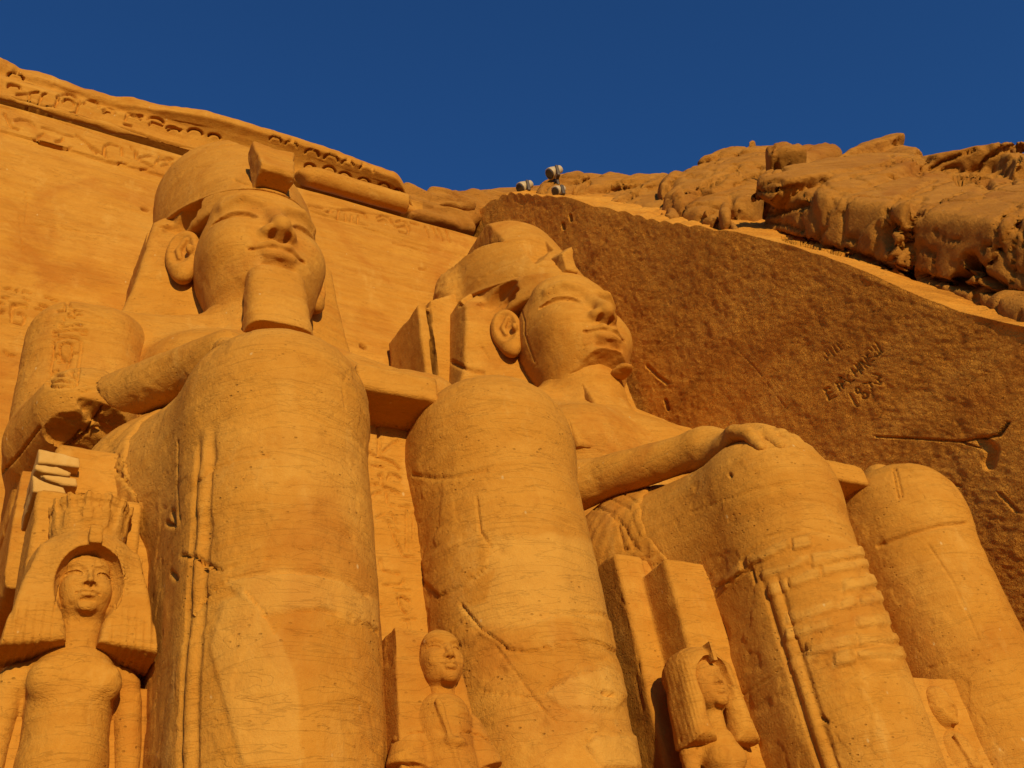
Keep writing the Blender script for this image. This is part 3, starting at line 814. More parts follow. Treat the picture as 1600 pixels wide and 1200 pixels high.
# ------------------------------------------------------------------ the colossi
def face_field(U, detail=1.0):
    """a royal Egyptian face; unit coordinates: x right, y into the stone, z up; face about 3.3 high"""
    X = np.abs(U[:, 0])
    S = np.stack([X, U[:, 1], U[:, 2]], 1)
    d = ell(S, (0, 1.55, 0.55), (1.40, 1.5, 2.0))
    d = smin(d, ell(S, (0, 1.12, -0.65), (1.16, 1.10, 0.82)), 0.30)
    d = smin(d, ell(S, (0.64, 0.82, 0.15), (0.68, 0.74, 0.74)), 0.35)
    d = smin(d, ell(S, (0, 0.45, -0.40), (0.78, 0.52, 0.55)), 0.30)
    d = smin(d, ell(S, (0, 0.22, -1.12), (0.50, 0.38, 0.34)), 0.28)
    d = smin(d, ell(S, (0, 0.92, 1.60), (1.15, 0.66, 0.60)), 0.35)
    # eye sockets, brows; the eye is a long almond sunk under the upper lid
    d = smax(d, -ell(S, (0.74, 0.02, 0.98), (0.46, 0.17, 0.24)), 0.25)
    d = smin(d, chain(S, [(0.22, 0.14, 1.30), (0.70, 0.24, 1.46), (1.05, 0.60, 1.36)], [0.05, 0.05, 0.03]), 0.25)
    zu = np.interp(X, [0.30, 0.36, 0.52, 0.80, 1.04, 1.24, 1.3], [0.76, 0.78, 0.95, 1.01, 1.01, 0.95, 0.93])
    zl = np.interp(X, [0.30, 0.36, 0.60, 0.92, 1.24, 1.3], [0.78, 0.78, 0.66, 0.70, 0.91, 0.97])
    t = np.clip((U[:, 2] - zl) / np.maximum(zu - zl, 0.03), -0.5, 1.5)
    inx = sstep(0.33, 0.38, X) * sstep(1.26, 1.20, X) * (U[:, 1] < 1.3)
    d = d + inx * (0.03 * sstep(-0.06, 0.06, t) + 0.06 * sstep(0.1, 1.0, t)) * sstep(1.12, 0.98, t) * np.clip((zu - zl) * 6, 0, 1)
    d = d - 0.030 * inx * np.exp(-((U[:, 2] - zu - 0.05) / 0.05) ** 2) - 0.014 * inx * np.exp(-((U[:, 2] - zl + 0.03) / 0.035) ** 2)
    # nose
    d = smin(d, chain(S, [(0, 0.34, 1.35), (0, 0.04, 0.75), (0, -0.26, 0.26)], [0.15, 0.18, 0.215]), 0.20)
    d = smin(d, ell(S, (0.24, 0.0, 0.16), (0.175, 0.27, 0.16)), 0.14)
    d = smin(d, cap(S, (0, -0.30, 0.17), (0, -0.02, 0.03), 0.11, 0.10), 0.08)
    d = smax(d, -ell(S, (0.165, -0.13, 0.02), (0.085, 0.15, 0.12)), 0.05)
    d = smin(d, cap(S, (0, -0.32, 0.15), (0, 0.03, -0.02), 0.10, 0.09), 0.04)
    # lips
    d = smax(d, -cap(S, (0, -0.10, -0.14), (0, -0.14, -0.26), 0.055, 0.055), 0.06)
    d = smin(d, chain(S, [(0.0, -0.14, -0.33), (0.16, -0.15, -0.29), (0.34, -0.02, -0.31), (0.56, 0.18, -0.33)], [0.10, 0.115, 0.10, 0.05]), 0.05)
    d = smin(d, chain(S, [(0.0, -0.12, -0.55), (0.27, -0.04, -0.51), (0.53, 0.16, -0.39)], [0.125, 0.12, 0.05]), 0.05)
    d = smax(d, -chain(S, [(0.0, -0.26, -0.425), (0.32, -0.14, -0.415), (0.58, 0.10, -0.375)], [0.035, 0.035, 0.045]), 0.03)
    d = smax(d, -sph(S, (0.60, 0.06, -0.37), 0.02), 0.08)
    d = smax(d, -cap(S, (0.0, -0.08, -0.80), (0.30, 0.02, -0.76), 0.07, 0.05), 0.12)
    return d

def tone(o, V, F, polys):
    """patches of repair mortar and fresh breaks: +1 browner, -1 paler stone"""
    front = (vnormals(V, F) * (V - CP)).sum(1) < 0
    Q = project(V) + np.stack([14 * fbm(V, 1.5, 4, 2.0), 14 * fbm(V, 1.5, 4, 9.0)], 1)
    t = np.zeros(len(V), np.float32)
    for pts, val in polys:
        d = poly2(Q[:, 0].astype(np.float32), Q[:, 1].astype(np.float32), np.asarray(pts, float))
        t += (val * (1 - sstep(-4, 4, d)) * front).astype(np.float32)
    a = o.data.attributes.new("tone", 'FLOAT', 'POINT')
    a.data.foreach_set("value", np.clip(t, -1, 1))

LEGX, LEGR = 1.60, 1.16
def z_scaled(pts): return pts

def make_colossus(Xc, idx, label, cuts, patches, tones={}):
    left = idx == 3
    O = (Xc, 12.0, 3.0)
    root = thing("colossus", label, "colossal statue", O, "seated colossi of the facade")
    off = np.array([Xc, 0, 0])
    def part(name, fn, lo, hi, h, cut=True, mat=M_COL, parent=root, wamp=1.0, plab=None):
        V, F = sdf_mesh(fn, lo, hi, h)
        V = V + off
        V = weather(V, F, wamp, idx * 3.1)
        pt = patches.get(name)
        if pt: V = raise_patch(V, F, pt)
        if cut and name in cuts: V = carve(V, F, cuts[name])
        if parent is root: loc = O
        else: loc = O
        o = mesh_obj(name, V, F, mat, parent, loc=loc)
        if plab: o["label"] = plab
        return o
    # --- legs: thigh, knee, shin and foot of each
    for s in (-1, 1):
        def leg(P, s=s):
            x = P[:, 0] * s - LEGX
            y, z = P[:, 1], P[:, 2]
            yy = np.where(y < 10.5, y - 10.5, np.maximum(y - 12.3, 0))
            r = LEGR + 0.02 * np.exp(-((z - 7.6) / 1.8) ** 2) - 0.08 * sstep(6.0, 3.2, z)
            zs_ = 0.0 if left else 1.0
            front = 0.05 * np.clip(0.6 - np.abs(x), 0, 1)
            shin = np.sqrt(x * x + yy * yy) - r
            shin = smax(shin, z - 10.72, 0.85)
            shin = smax(shin, 2.9 - z, 0.1)
            kn = ell(np.stack([x, y, z], 1), (0, 10.3, 9.75), (1.11, 1.0, 1.0))
            d = smin(shin, kn, 0.3)
            th = chain(np.stack([x, y, z], 1), [(0, 10.75, 9.55), (0.48, 13.2, 9.75), (0.5, 15.2, 9.8)], [1.10, 1.66, 1.70])
            d = smin(d, th, 0.35)
            ft = chain(np.stack([x, y, z], 1), [(0, 10.6, 3.7), (0.05, 8.6, 3.6), (0.1, 7.2, 3.4)], [0.95, 0.85, 0.55])
            d = smin(d, smax(ft, 2.95 - z, 0.1), 0.3)
            # outer shin line: a long raised tendon between two grooves, drawn on the calf's outer side
            if s < 0:
                a = np.arctan2(x, -(y - 10.5))
                for a0, w_, dep in ((0.98, 0.030, -0.045), (1.08, 0.04, 0.022), (1.18, 0.030, -0.045)):
                    aa = a0 + 0.10 * sstep(9.4, 5.0, z)
                    m = sstep(9.2 - zs_, 8.7 - zs_, z) * np.exp(-((a - aa) / w_) ** 2)
                    d = d - dep * m * (y < 11.5)
            # kneecap: shallow curved hollow under it
            d = d + 0.015 * np.exp(-((z - 8.55 - 0.10 * x * x) / 0.13) ** 2) * (y < 10.4) * sstep(1.25, 0.6, np.abs(x))
            d = d - 0.035 * np.exp(-(x / 0.16) ** 2) * sstep(8.5, 7.8, z) * (y < 10.5)
            return d
        nm = "leg"
        V, F = sdf_mesh(leg, (min(s * 0.15, s * 4.0), 6.2, 2.7), (max(s * 0.15, s * 4.0), 15.6, 11.8), 0.029)
        V = weather(V + off, F, 1.0, idx * 3.1 + s)
        key = "leg_a" if s < 0 else "leg_b"
        if key in patches: V = raise_patch(V, F, patches[key])
        if key in cuts: V = carve(V, F, cuts[key])
        lo_ = mesh_obj("leg", V, F, M_COL, root, loc=O)
        if key in tones: tone(lo_, V, F, tones[key])
    # --- kilt: pleated cloth over the thighs with the stiff apron hanging in between
    def kilt(P):
        X = np.abs(P[:, 0])
        S = np.stack([X, P[:, 1], P[:, 2]], 1)
        d = chain(S, [(1.59, 10.75, 9.55), (2.07, 13.2, 9.75), (2.09, 15.4, 9.8)], [1.14, 1.71, 1.75])
        d = smax(d, 11.75 - P[:, 1] + 0.25 * (P[:, 2] - 9.8), 0.06)
        ap = box(P, (0, 12.7, 10.42), (0.62, 2.75, 0.22), 0.05)
        d = np.minimum(d, ap)
        d = smin(d, box(P, (0, 14.3, 9.9), (2.0, 1.5, 1.1), 0.3), 0.3)
        ple = np.sin((P[:, 1] * 1.0 + 0.45 * P[:, 2]) * 26)
        d = d - 0.008 * ple * (X > 2.4) * (P[:, 2] < 10.6)
        return d
    part("kilt", kilt, (-4.0, 9.6, 7.8), (4.0, 16.2, 11.9), 0.042)
    # --- torso with neck
    def torso(P):
        X = np.abs(P[:, 0])
        S = np.stack([X, P[:, 1], P[:, 2]], 1)
        d = ell(S, (0, 16.2, 12.2), (2.25, 1.6, 2.6))
        d = smin(d, ell(S, (0, 16.5, 14.3), (2.95, 1.75, 2.0)), 0.7)
        d = smin(d, ell(S, (1.15, 15.5, 14.5), (1.2, 0.85, 0.9)), 0.5)
        d = smin(d, cap(S, (0, 16.8, 15.3), (3.4, 16.6, 15.3), 0.95, 0.85), 0.5)
        d = smin(d, cap(S, (0, 16.6, 15.4), (0, 16.4, 17.6), 1.15, 1.05), 0.35)
        d = smin(d, box(P, (0, 17.4, 13.3), (3.4, 1.5, 2.6), 0.5), 0.5)
        d = smin(d, cap(S, (3.5, 16.5, 15.35), (0.6, 16.9, 16.5), 0.80, 0.75), 0.4)
        return d
    part("torso", torso, (-4.6, 14.1, 9.2), (4.6, 19.2, 18.4), 0.06)
    # --- arms, the hands flat on the thighs
    for s in (-1, 1):
        broken = left and s < 0
        def arm(P, s=s, broken=broken):
            S = np.stack([P[:, 0] * s, P[:, 1], P[:, 2]], 1)
            up = box(S, (3.42, 16.3, 13.95), (1.10, 1.05, 2.05), 0.85)
            up = smin(up, cap(S, (3.4, 16.5, 15.25), (1.6, 16.9, 16.0), 0.80, 0.7), 0.4)
            web = box(S, (3.55, 17.1, 13.3), (0.75, 1.2, 2.2), 0.3)
            up = smin(up, web, 0.25)
            slab = box(S, (3.78, 15.9, 10.2), (0.52, 2.1, 1.3), 0.10)
            link = chain(S, [(3.80, 15.6, 11.9), (3.40, 13.0, 11.50)], [0.68, 0.41])
            fore = chain(S, [(3.40, 13.0, 11.50), (2.15, 10.85, 11.12)], [0.41, 0.34])
            if broken:
                rag = 0.30 * fbm(P, 0.9, 4, 3.0) + 0.16 * np.abs(fbm(P, 2.6, 3, 8.0))
                stub = cap(S, (3.65, 15.6, 12.5), (3.5, 14.4, 12.3), 0.95, 0.80)
                elbow = smin(up, stub, 0.25)
                elbow = np.maximum(elbow, plane(P, (-3.6, 13.9, 11.85), (0.12, -0.42, -0.90)) + 0.8 * rag + 0.06 * np.sin(P[:, 2] * 18 + P[:, 0] * 4))
                fore = np.maximum(fore, (P[:, 1] - 12.55) + 0.6 * rag)
                slab = smax(slab, P[:, 2] - 10.95 + 0.4 * rag, 0.05)
                slab = np.maximum(slab, 14.0 - P[:, 1] + 0.3 * rag)
                d = np.minimum(fore, np.minimum(elbow, slab))
            else:
                elbow = smin(smin(up, link, 0.3), slab, 0.2)
                d = smin(fore, elbow, 0.25)
            # hand, resting on the thigh behind the knee
            by, bz = (0.35, -0.10) if broken else (0.0, 0.0) if s < 0 else (1.2, -0.25)
            H = S - V3(0, by, bz)
            palm = smin(ell(H, (1.85, 10.35, 10.80), (0.60, 0.72, 0.27)), cap(H, (2.15, 10.9, 11.1), (1.9, 10.4, 10.9), 0.40, 0.28), 0.2)
            d = smin(d, palm, 0.2)
            for k, (fx, fl) in enumerate(((2.32, 0.75), (2.02, 0.98), (1.70, 1.02), (1.38, 0.86))):
                f = chain(H, [(fx * 0.5 + 0.93, 10.35, 10.86), (fx, 9.98, 10.80), (fx, 10.0 - 0.40 * fl, 10.58), (fx, 9.98 - 0.55 * fl, 10.22)], [0.16, 0.17, 0.15, 0.11])
                d = smin(d, f, 0.11)
            d = smin(d, chain(H, [(1.55, 10.65, 10.85), (1.12, 10.35, 10.72), (1.0, 9.95, 10.6)], [0.2, 0.17, 0.13]), 0.08)
            return d
        lo, hi = ((-5.0, 8.6, 8.7), (-0.7, 18.5, 16.4)) if s < 0 else ((0.7, 8.6, 8.7), (5.0, 18.5, 16.4))
        part("arm", arm, lo, hi, 0.03 if broken else 0.045, plab="arm broken away at the elbow" if broken else None)
    # --- head
    def head(P):
        U = P - V3(0, 15.0, 18.2)
        d = face_field(U)
        neck = cap(P, (0, 16.55, 15.6), (0, 16.45, 18.0), 1.12, 1.06)
        d = smin(d, neck, 0.22)
        if not left:
            rag = 0.10 * fbm(P, 1.6, 4, 2.0)
            cutp = np.maximum(plane(P, (0, 14.85, 17.30), (0.05, 0.34, 0.9)) + rag, np.abs(P[:, 0] + 0.02) - 0.85 + rag)
            cutp = np.maximum(cutp, P[:, 1] - 15.85)
            d = np.maximum(d, -cutp)
        return d
    hd = part("head", head, (-1.9, 13.9, 15.2), (1.9, 18.6, 20.9), 0.033, wamp=0.55)
    for s in (-1, 1):
        def ear(P, s=s):
            Q = P - V3(s * 1.60, 17.0, 19.15)
            c_, n_ = math.cos(0.72 * s), math.sin(0.72 * s)
            S = np.stack([(Q[:, 0] * c_ + Q[:, 1] * n_) * s, -Q[:, 0] * n_ + Q[:, 1] * c_, Q[:, 2]], 1)   # x outward, y back
            out = ell(S, (0, 0.05, 0.12), (0.43, 0.22, 0.72))
            out = smin(out, ell(S, (-0.06, 0.02, -0.60), (0.21, 0.18, 0.24)), 0.32)
            hole = ell(S, (-0.03, -0.20, 0.14), (0.31, 0.22, 0.56))
            d = smax(out, -hole, 0.06)
            d = smin(d, chain(S, [(-0.10, -0.06, 0.42), (0.08, -0.03, 0.15), (0.02, -0.05, -0.12)], [0.06, 0.075, 0.06]), 0.06)
            d = smin(d, ell(S, (-0.26, -0.12, 0.0), (0.09, 0.12, 0.14)), 0.05)
            return d
        part("ear", ear, (min(s * 0.9, s * 2.5), 16.1, 18.0), (max(s * 0.9, s * 2.5), 17.9, 20.3), 0.03, parent=hd, wamp=0.4)
    # --- false beard (whole on the third colossus, only the stump at the throat of the fourth)
    if left:
        def beard(P):
            q = (P[:, 2] - 15.55) / 1.75
            w = 0.70 - 0.09 * q
            yb = 14.62 + 0.20 * q
            d = smax(np.abs(P[:, 0]) - w, np.abs(P[:, 1] - yb - 0.38 - 0.12 * (P[:, 0] / 0.7) ** 2) - 0.38, 0.30)
            d = smax(d, np.abs(P[:, 2] - 16.38) - 0.88, 0.05)
            d = smax(d, np.sqrt((P[:, 0] / 1.0) ** 2 + (P[:, 1] - 15.5) ** 2) - 1.05, 0.08)
            return d - 0.02 * np.sin(P[:, 2] * 14 + 1.5 * P[:, 0]) * 0.4 + 0.05 * sstep(15.75, 15.4, P[:, 2]) * fbm(P, 2.2, 3)
        part("beard", beard, (-1.1, 14.1, 15.2), (1.1, 16.1, 17.5), 0.035, wamp=0.6)
    else:
        def beard(P):
            d = box(P, (-0.05, 16.0, 16.4), (0.60, 0.72, 0.85), 0.06)
            d = smax(d, -plane(P, (0, 15.35, 15.9), (0, 0.9, -0.30)), 0.1)
            hook = ell(P, (0.42, 15.3, 16.92), (0.28, 0.34, 0.13))
            return smin(d, hook, 0.12) - 0.12 * fbm(P, 1.5, 4, 5.0)
        part("beard", beard, (-1.1, 14.3, 15.2), (1.2, 16.8, 17.5), 0.035, wamp=0.6, plab="broken beard stump")
    RIM = lambda y: (20.12 if left else 20.25) + 0.40 * np.clip(y - 15.4, -1, 3.2)
    # --- nemes headcloth: wings beside the neck, lappets on the chest
    ww_ = 0.12 if left else 0.30
    wing = [(0.9, 21.6), (1.75, 21.6), (2.05 + ww_, 20.9), (2.2 + ww_, 19.7), (2.4 + ww_, 18.3), (2.7 + ww_, 17.2), (2.95 + ww_, 16.25), (2.4, 15.9), (0.9, 15.9)]
    def nemes(P):
        X = np.abs(P[:, 0])
        w2 = poly2(X, P[:, 2], wing)
        yf = 17.15 + 0.30 * (X - 1.3)
        d = smax(w2, np.maximum(yf, yf + (P[:, 2] - 20.3) * 0.6) - P[:, 1], 0.12)
        d = smax(d, P[:, 1] - 19.4, 0.1)
        lap = poly2(X, P[:, 2], [(0.95, 14.9), (1.75, 14.9), (1.95, 14.7), (1.85, 13.9), (0.9, 13.9)])
        ylf = 15.65 - 0.33 * (17.2 - P[:, 2]) * (P[:, 2] > 14.5) - 0.33 * 2.7 * (P[:, 2] <= 14.5)
        lap = smax(lap, np.abs(P[:, 1] - ylf - 0.5) - 0.5, 0.12)
        d = smin(d, lap, 0.15)
        # hollow above the ear, under the rim of the crown
        d = smax(d, -ell(np.stack([X, P[:, 1], P[:, 2]], 1), (1.66, 16.95, 20.52), (0.60, 0.70, 0.46)) + 0.04 * np.sin(length(np.stack([X - 1.62, P[:, 2] - 19.8], 1)) * 26), 0.06)
        if not left:
            rag = 0.2 * fbm(P, 1.3, 3, 4.0)
            d = np.maximum(d, -np.maximum(np.maximum(plane(P, (-2.35, 16.9, 16.3), (1, 0, -0.2)) + rag, P[:, 2] - 16.5 + rag), -(P[:, 0] + 2.9)))
        return d
    nemes0 = nemes
    def nemes(P):
        yc = 18.25 if left else 18.35
        k = np.sqrt((P[:, 0] / 1.755) ** 2 + ((P[:, 1] - yc) / 2.955) ** 2)
        b = (k - 1) * 1.755
        b = smax(b, P[:, 2] - RIM(P[:, 1]) - 0.1, 0.05)
        b = smax(b, 19.75 - P[:, 2] + 0.1 * sstep(15.6, 16.6, P[:, 1]), 0.12)
        b = smax(b, P[:, 1] - 18.4, 0.1)
        b = smax(b, -ell(np.stack([np.abs(P[:, 0]), P[:, 1], P[:, 2]], 1), (1.80, 16.9, 20.45), (0.60, 0.75, 0.46)) + 0.04 * np.sin(length(np.stack([P[:, 1] - 16.95, P[:, 2] - 19.7], 1)) * 26), 0.05)
        return smin(nemes0(P), b, 0.06)
    part("nemes_headcloth", nemes, (-3.6, 14.4, 13.6), (3.6, 19.7, 21.9), 0.045, wamp=0.8)
    # --- crown
    def crown(P):
        X = P[:, 0]
        z = P[:, 2]
        q = np.clip((z - 20.2) / 3.6, -0.1, 1.1)
        rx, ry = 1.78 + 0.20 * np.sin(np.clip(q, 0, 1) * 2.2), 2.95 - 0.75 * q
        yc = 18.25 + 0.75 * q + (0.0 if left else 0.15)
        k = np.sqrt((X / rx) ** 2 + ((P[:, 1] - yc) / ry) ** 2)
        d = (k - 1) * 1.75 * np.clip(1 + 0.4 * (np.abs(P[:, 1] - yc) / ry - 0.5), 0.8, 1.5)
        rim = RIM(P[:, 1])
        top = (23.8 if left else 24.25) - 0.05 * X * X
        d = smax(d, z - top, 0.28)
        d = smax(d, rim - z, 0.06)
        d = smin(d, np.sqrt(((k - 1) * 1.75) ** 2 + (z - rim - 0.06) ** 2) - 0.025, 0.05)
        d = smax(d, P[:, 1] - 20.8, 0.1)
        rag = 0.10 * fbm(P, 1.2, 4, 6.0) + 0.05 * np.abs(fbm(P, 3.5, 3, 1.0))
        if left:
            d = np.maximum(d, plane(P, (0.75, 15.4, 21.9), (0.75, 0.05, 0.65)) + 0.5 * rag - 0.12)
        else:
            d = np.maximum(d, -np.maximum(X + 1.12 + 0.8 * rag, plane(P, (-1.1, 17.3, 22.75), (-0.45, -0.1, -0.9)) + rag))
            d = np.maximum(d, -np.maximum(np.maximum(plane(P, (-0.25, 15.8, 21.6), (0.70, 0.30, -0.65)) + rag, np.abs(X + 0.35) - 0.45), P[:, 1] - 16.6))
            lump = ell(P, (-2.05, 19.1, 22.0), (0.36, 0.6, 0.95)) + 1.5 * rag
            d = smin(d, lump, 0.35)
        return d
    cr = part("crown", crown, (-3.0, 14.9, 19.6), (2.4, 21.2, 24.4), 0.04, wamp=0.7)
    if left:
        def uraeus(P):
            d = poly2(P[:, 1], P[:, 2], [(15.5, 21.55), (15.05, 21.45), (14.72, 20.35), (14.78, 20.22), (15.6, 20.14)])
            w = 0.40 + 0.10 * sstep(20.3, 21.4, P[:, 2])
            d = smax(d, np.abs(P[:, 0] + 0.05) - w, 0.07)
            return d - 0.06 * fbm(P, 2.0, 3, 3.0)
        part("uraeus", uraeus, (-0.8, 14.3, 19.9), (0.7, 15.9, 21.9), 0.03, wamp=0.6)
    else:
        def uraeus(P):
            d = box(P, (-0.12, 15.85, 21.1), (0.22, 0.40, 0.62), 0.08)
            return np.maximum(d, plane(P, (-0.12, 15.7, 21.45), (-0.6, -0.35, 0.65))) - 0.08 * fbm(P, 2.0, 3, 3.0)
        part("uraeus", uraeus, (-0.8, 15.0, 20.2), (0.6, 16.6, 22.1), 0.03, wamp=0.6, plab="broken stub of the brow cobra")
    # --- throne with the carved panel between the shins, and the back pillar
    TX = 4.0
    def throne(P):
        d = box(P, (0, 15.6, 6.1), (TX, 3.7, 3.25), 0.06)
        d = np.minimum(d, box(P, (0, 17.2, 10.2), (TX - 0.15, 2.0, 1.6), 0.1))
        if left:
            d = np.minimum(d, box(P, (-3.55, 12.4, 9.35), (0.5, 0.5, 0.6), 0.05))
            d = np.minimum(d, box(P, (-3.6, 12.05, 5.9), (0.62, 0.5, 3.1), 0.04))
        else:
            d = np.minimum(d, box(P, (-3.72, 12.02, 5.7), (0.28, 0.26, 3.6), 0.05))
            d = np.minimum(d, box(P, (-2.75, 11.95, 5.9), (0.82, 0.85, 3.0), 0.05))
            for zc in (8.35, 7.55, 6.6):
                d = np.maximum(d, -ell(P, (-3.98, 12.5, zc), (0.3, 0.10, 0.17)))
        return d
    part("throne", throne, (-4.4, 10.7, 2.7), (4.4, 19.8, 12.1), 0.05, wamp=0.8)
    def panel(P):
        return box(P, (0, 11.35, 6.6), (1.0, 0.62, 3.78), 0.03)
    part("inscribed_panel", panel, (-1.2, 10.6, 2.7), (1.2, 12.2, 10.6), 0.022, wamp=0.5)
    def pillar(P):
        if left:
            d = box(P, (0, 19.6, 13.0), (2.2, 1.2, 8.2), 0.05)
        else:
            d = box(P, (0.2, 19.55, 13.0), (3.55, 1.05, 10.2), 0.05)
            d = np.maximum(d, plane(P, (-3.35, 18.6, 21.0), (-0.55, -0.1, 0.85)) + 0.15 * fbm(P, 1.1, 3))
            d = np.maximum(d, -(np.abs(P[:, 0] + 3.05 - 0.03 * (P[:, 2] - 19)) - 0.05 + 0.03 * vnoise(P * 3)))
        return d
    part("back_pillar", pillar, (-3.8, 18.2, 8.0), (4.2, 21.2, 22.6), 0.06)
    return root

p_ = lambda *a: list(a)
LEG_A3 = [([(355, 905), (400, 898), (450, 893), (500, 897), (540, 908), (575, 932)], 3.0, 0.05), ([(283, 868), (310, 872), (325, 885), (345, 890)], 3.5, 0.09), ([(350, 890), (380, 880), (420, 872)], 2.2, 0.03),
          ([(300, 760), (330, 735), (370, 718), (420, 713)], 2.5, 0.035), ([(385, 925), (410, 955), (430, 990)], 2.2, 0.04), ([(410, 962), (455, 957), (500, 953), (550, 965), (590, 988)], 2.5, 0.035),
          ([(300, 965), (325, 930), (355, 907)], 2.5, 0.04), ([(262, 818), (272, 822), (270, 800)], 4, 0.12), ([(268, 895), (276, 905)], 4, 0.1),
          ([(278, 690), (277, 760), (280, 820)], 2.0, 0.03), ([(470, 640), (520, 670), (560, 690)], 1.6, 0.02), ([(540, 640), (535, 600), (545, 580)], 1.6, 0.02)]
LEG_B3 = [([(720, 945), (750, 980), (790, 1010)], 2.4, 0.05), ([(740, 985), (800, 975), (880, 957), (940, 960), (968, 972)], 2.6, 0.045), ([(655, 880), (660, 910), (685, 932), (700, 925), (740, 905), (762, 885), (765, 850), (750, 830), (745, 780)], 2.6, 0.04),
          ([(790, 1015), (830, 1020), (880, 1003), (930, 1002), (968, 1024)], 2.5, 0.04), ([(645, 742), (680, 748), (720, 745), (760, 735)], 4, 0.03), ([(700, 1030), (720, 1010), (700, 990), (720, 970)], 2.0, 0.03),
          ([(850, 1085), (870, 1060), (905, 1045), (950, 1030)], 2.2, 0.03), ([(943, 1083), (958, 1086)], 5, 0.1), ([(915, 1160), (930, 1145), (990, 1150)], 2.5, 0.04), ([(750, 1080), (830, 1090), (850, 1110)], 2.0, 0.03),
          ([(775, 1010), (830, 1085), (870, 1130)], 2.0, 0.03)]
KILT3 = [([(165, 728), (185, 740), (205, 762), (230, 775), (252, 786)], 2.8, 0.12)] + [([(165 + 8 * k, 690 + 5 * k), (185 + 8 * k, 745 + 5 * k)], 1.4, 0.03) for k in range(8)] + \
        [([(210, 755 + 6 * k), (245, 735 + 6 * k)], 1.3, 0.03) for k in range(6)]
zc = lambda L_: [(x / 6, 440 + y / 6) for x, y in L_]
ARM3 = [(zc(g), 2.6, 0.085) for g in (
    [(435, 965), (460, 915), (500, 880), (620, 875), (650, 845), (690, 840)], [(440, 965), (500, 985), (680, 985), (720, 965)], [(450, 950), (560, 925), (690, 945)], [(470, 870), (485, 845), (540, 835)],
    [(490, 600), (500, 570), (560, 530), (640, 518), (720, 530), (765, 565), (765, 650), (740, 800), (725, 960)], [(500, 600), (490, 720), (470, 860)],
    [(560, 620), (570, 590), (620, 570), (680, 590), (675, 620)], [(560, 620), (565, 690), (600, 725), (640, 720), (670, 690), (675, 620)], [(510, 725), (525, 690), (555, 680)], [(540, 715), (570, 715)], [(540, 755), (600, 750)],
    [(650, 700), (670, 675), (740, 670)], [(655, 730), (635, 810)], [(580, 730), (650, 735)], [(670, 850), (665, 890), (715, 900)], [(495, 475), (600, 460), (700, 450), (815, 462)], [(500, 510), (540, 500)], [(765, 490), (815, 497)],
    [(560, 430), (680, 412)], [(700, 405), (765, 412)], [(640, 330), (700, 335)], [(640, 300), (670, 285), (700, 305), (765, 308)], [(640, 190), (665, 235)], [(600, 270), (610, 200), (630, 190)], [(530, 280), (605, 265)], [(680, 265), (750, 272)], [(595, 340), (600, 360)],
    [(560, 400), (600, 395)])] + [(zc([(540, 285), (600, 268), (720, 265), (830, 290), (1030, 380)]), 1.6, 0.03), (zc([(760, 1040), (850, 1015), (920, 1020)]), 2.0, 0.05), (zc([(900, 880), (930, 900)]), 2, 0.03),
    ([(0, 742), (30, 710), (62, 668)], 2.5, 0.08), ([(105, 700), (135, 675), (160, 635)], 2.5, 0.12), ([(90, 703), (115, 685), (125, 672)], 2.0, 0.08)]
gz = lambda L_: [(560 + x / 3.75, 640 + y / 3.75) for x, y in L_]
PAN3 = [(gz(g), 2.6, 0.07) for g in ([(145, 245), (200, 200), (240, 180)], [(110, 90), (125, 180), (120, 260)], [(60, 250), (110, 275), (150, 285), (210, 310), (245, 350)], [(75, 325), (150, 335)], [(45, 290), (40, 345)], [(120, 385), (140, 380), (135, 420), (165, 480), (170, 545)],
        [(175, 410), (185, 380), (215, 378), (250, 405)], [(60, 440), (125, 435)], [(80, 505), (95, 490), (130, 485)], [(165, 455), (240, 490)], [(105, 635), (155, 610)], [(180, 610), (205, 620), (225, 665)],
        [(240, 570), (295, 570), (310, 625)], [(285, 590), (285, 830)], [(325, 600), (325, 760)], [(175, 650), (195, 700), (215, 760), (260, 850)], [(215, 700), (235, 715)], [(265, 860), (335, 862)], [(190, 560), (210, 560)],
        [(150, 945), (240, 960)], [(150, 1030), (250, 1025), (270, 1000)], [(215, 1055), (305, 1060)], [(230, 1110), (260, 1095), (300, 1120)], [(235, 1110), (255, 1170), (280, 1195)], [(130, 880), (140, 940)],
        [(135, 1150), (120, 1160)])] + [([(625, 970), (650, 968)], 2, 0.05), ([(637, 968), (641, 990)], 2, 0.05)]
THR3 = [([(60, 705), (62, 722), (128, 735)], 2.0, 0.05), ([(66, 735), (130, 758)], 2.0, 0.05)]
HEAD3 = [([(330, 445), (345, 412), (375, 390), (393, 385)], 1.3, 0.012), ([(380, 402), (345, 425), (335, 460)], 1.2, 0.008)]
CROWN3 = [([(398, 235), (402, 252), (407, 265), (405, 280)], 4, 0.2), ([(366, 281), (385, 288), (405, 291)], 2.2, 0.05), ([(275, 345), (300, 338)], 1.6, 0.02), ([(305, 262), (360, 258), (395, 262)], 1.4, 0.015), ([(310, 232), (370, 226)], 1.4, 0.015)]
BEARD3 = [([(396, 440), (415, 437)], 1.5, 0.02), ([(400, 455), (425, 462)], 1.5, 0.02), ([(430, 437), (460, 443)], 1.4, 0.015), ([(410, 475), (425, 472)], 1.3, 0.015), ([(450, 458), (470, 465)], 1.3, 0.015), ([(396, 478), (410, 470)], 1.4, 0.02)]
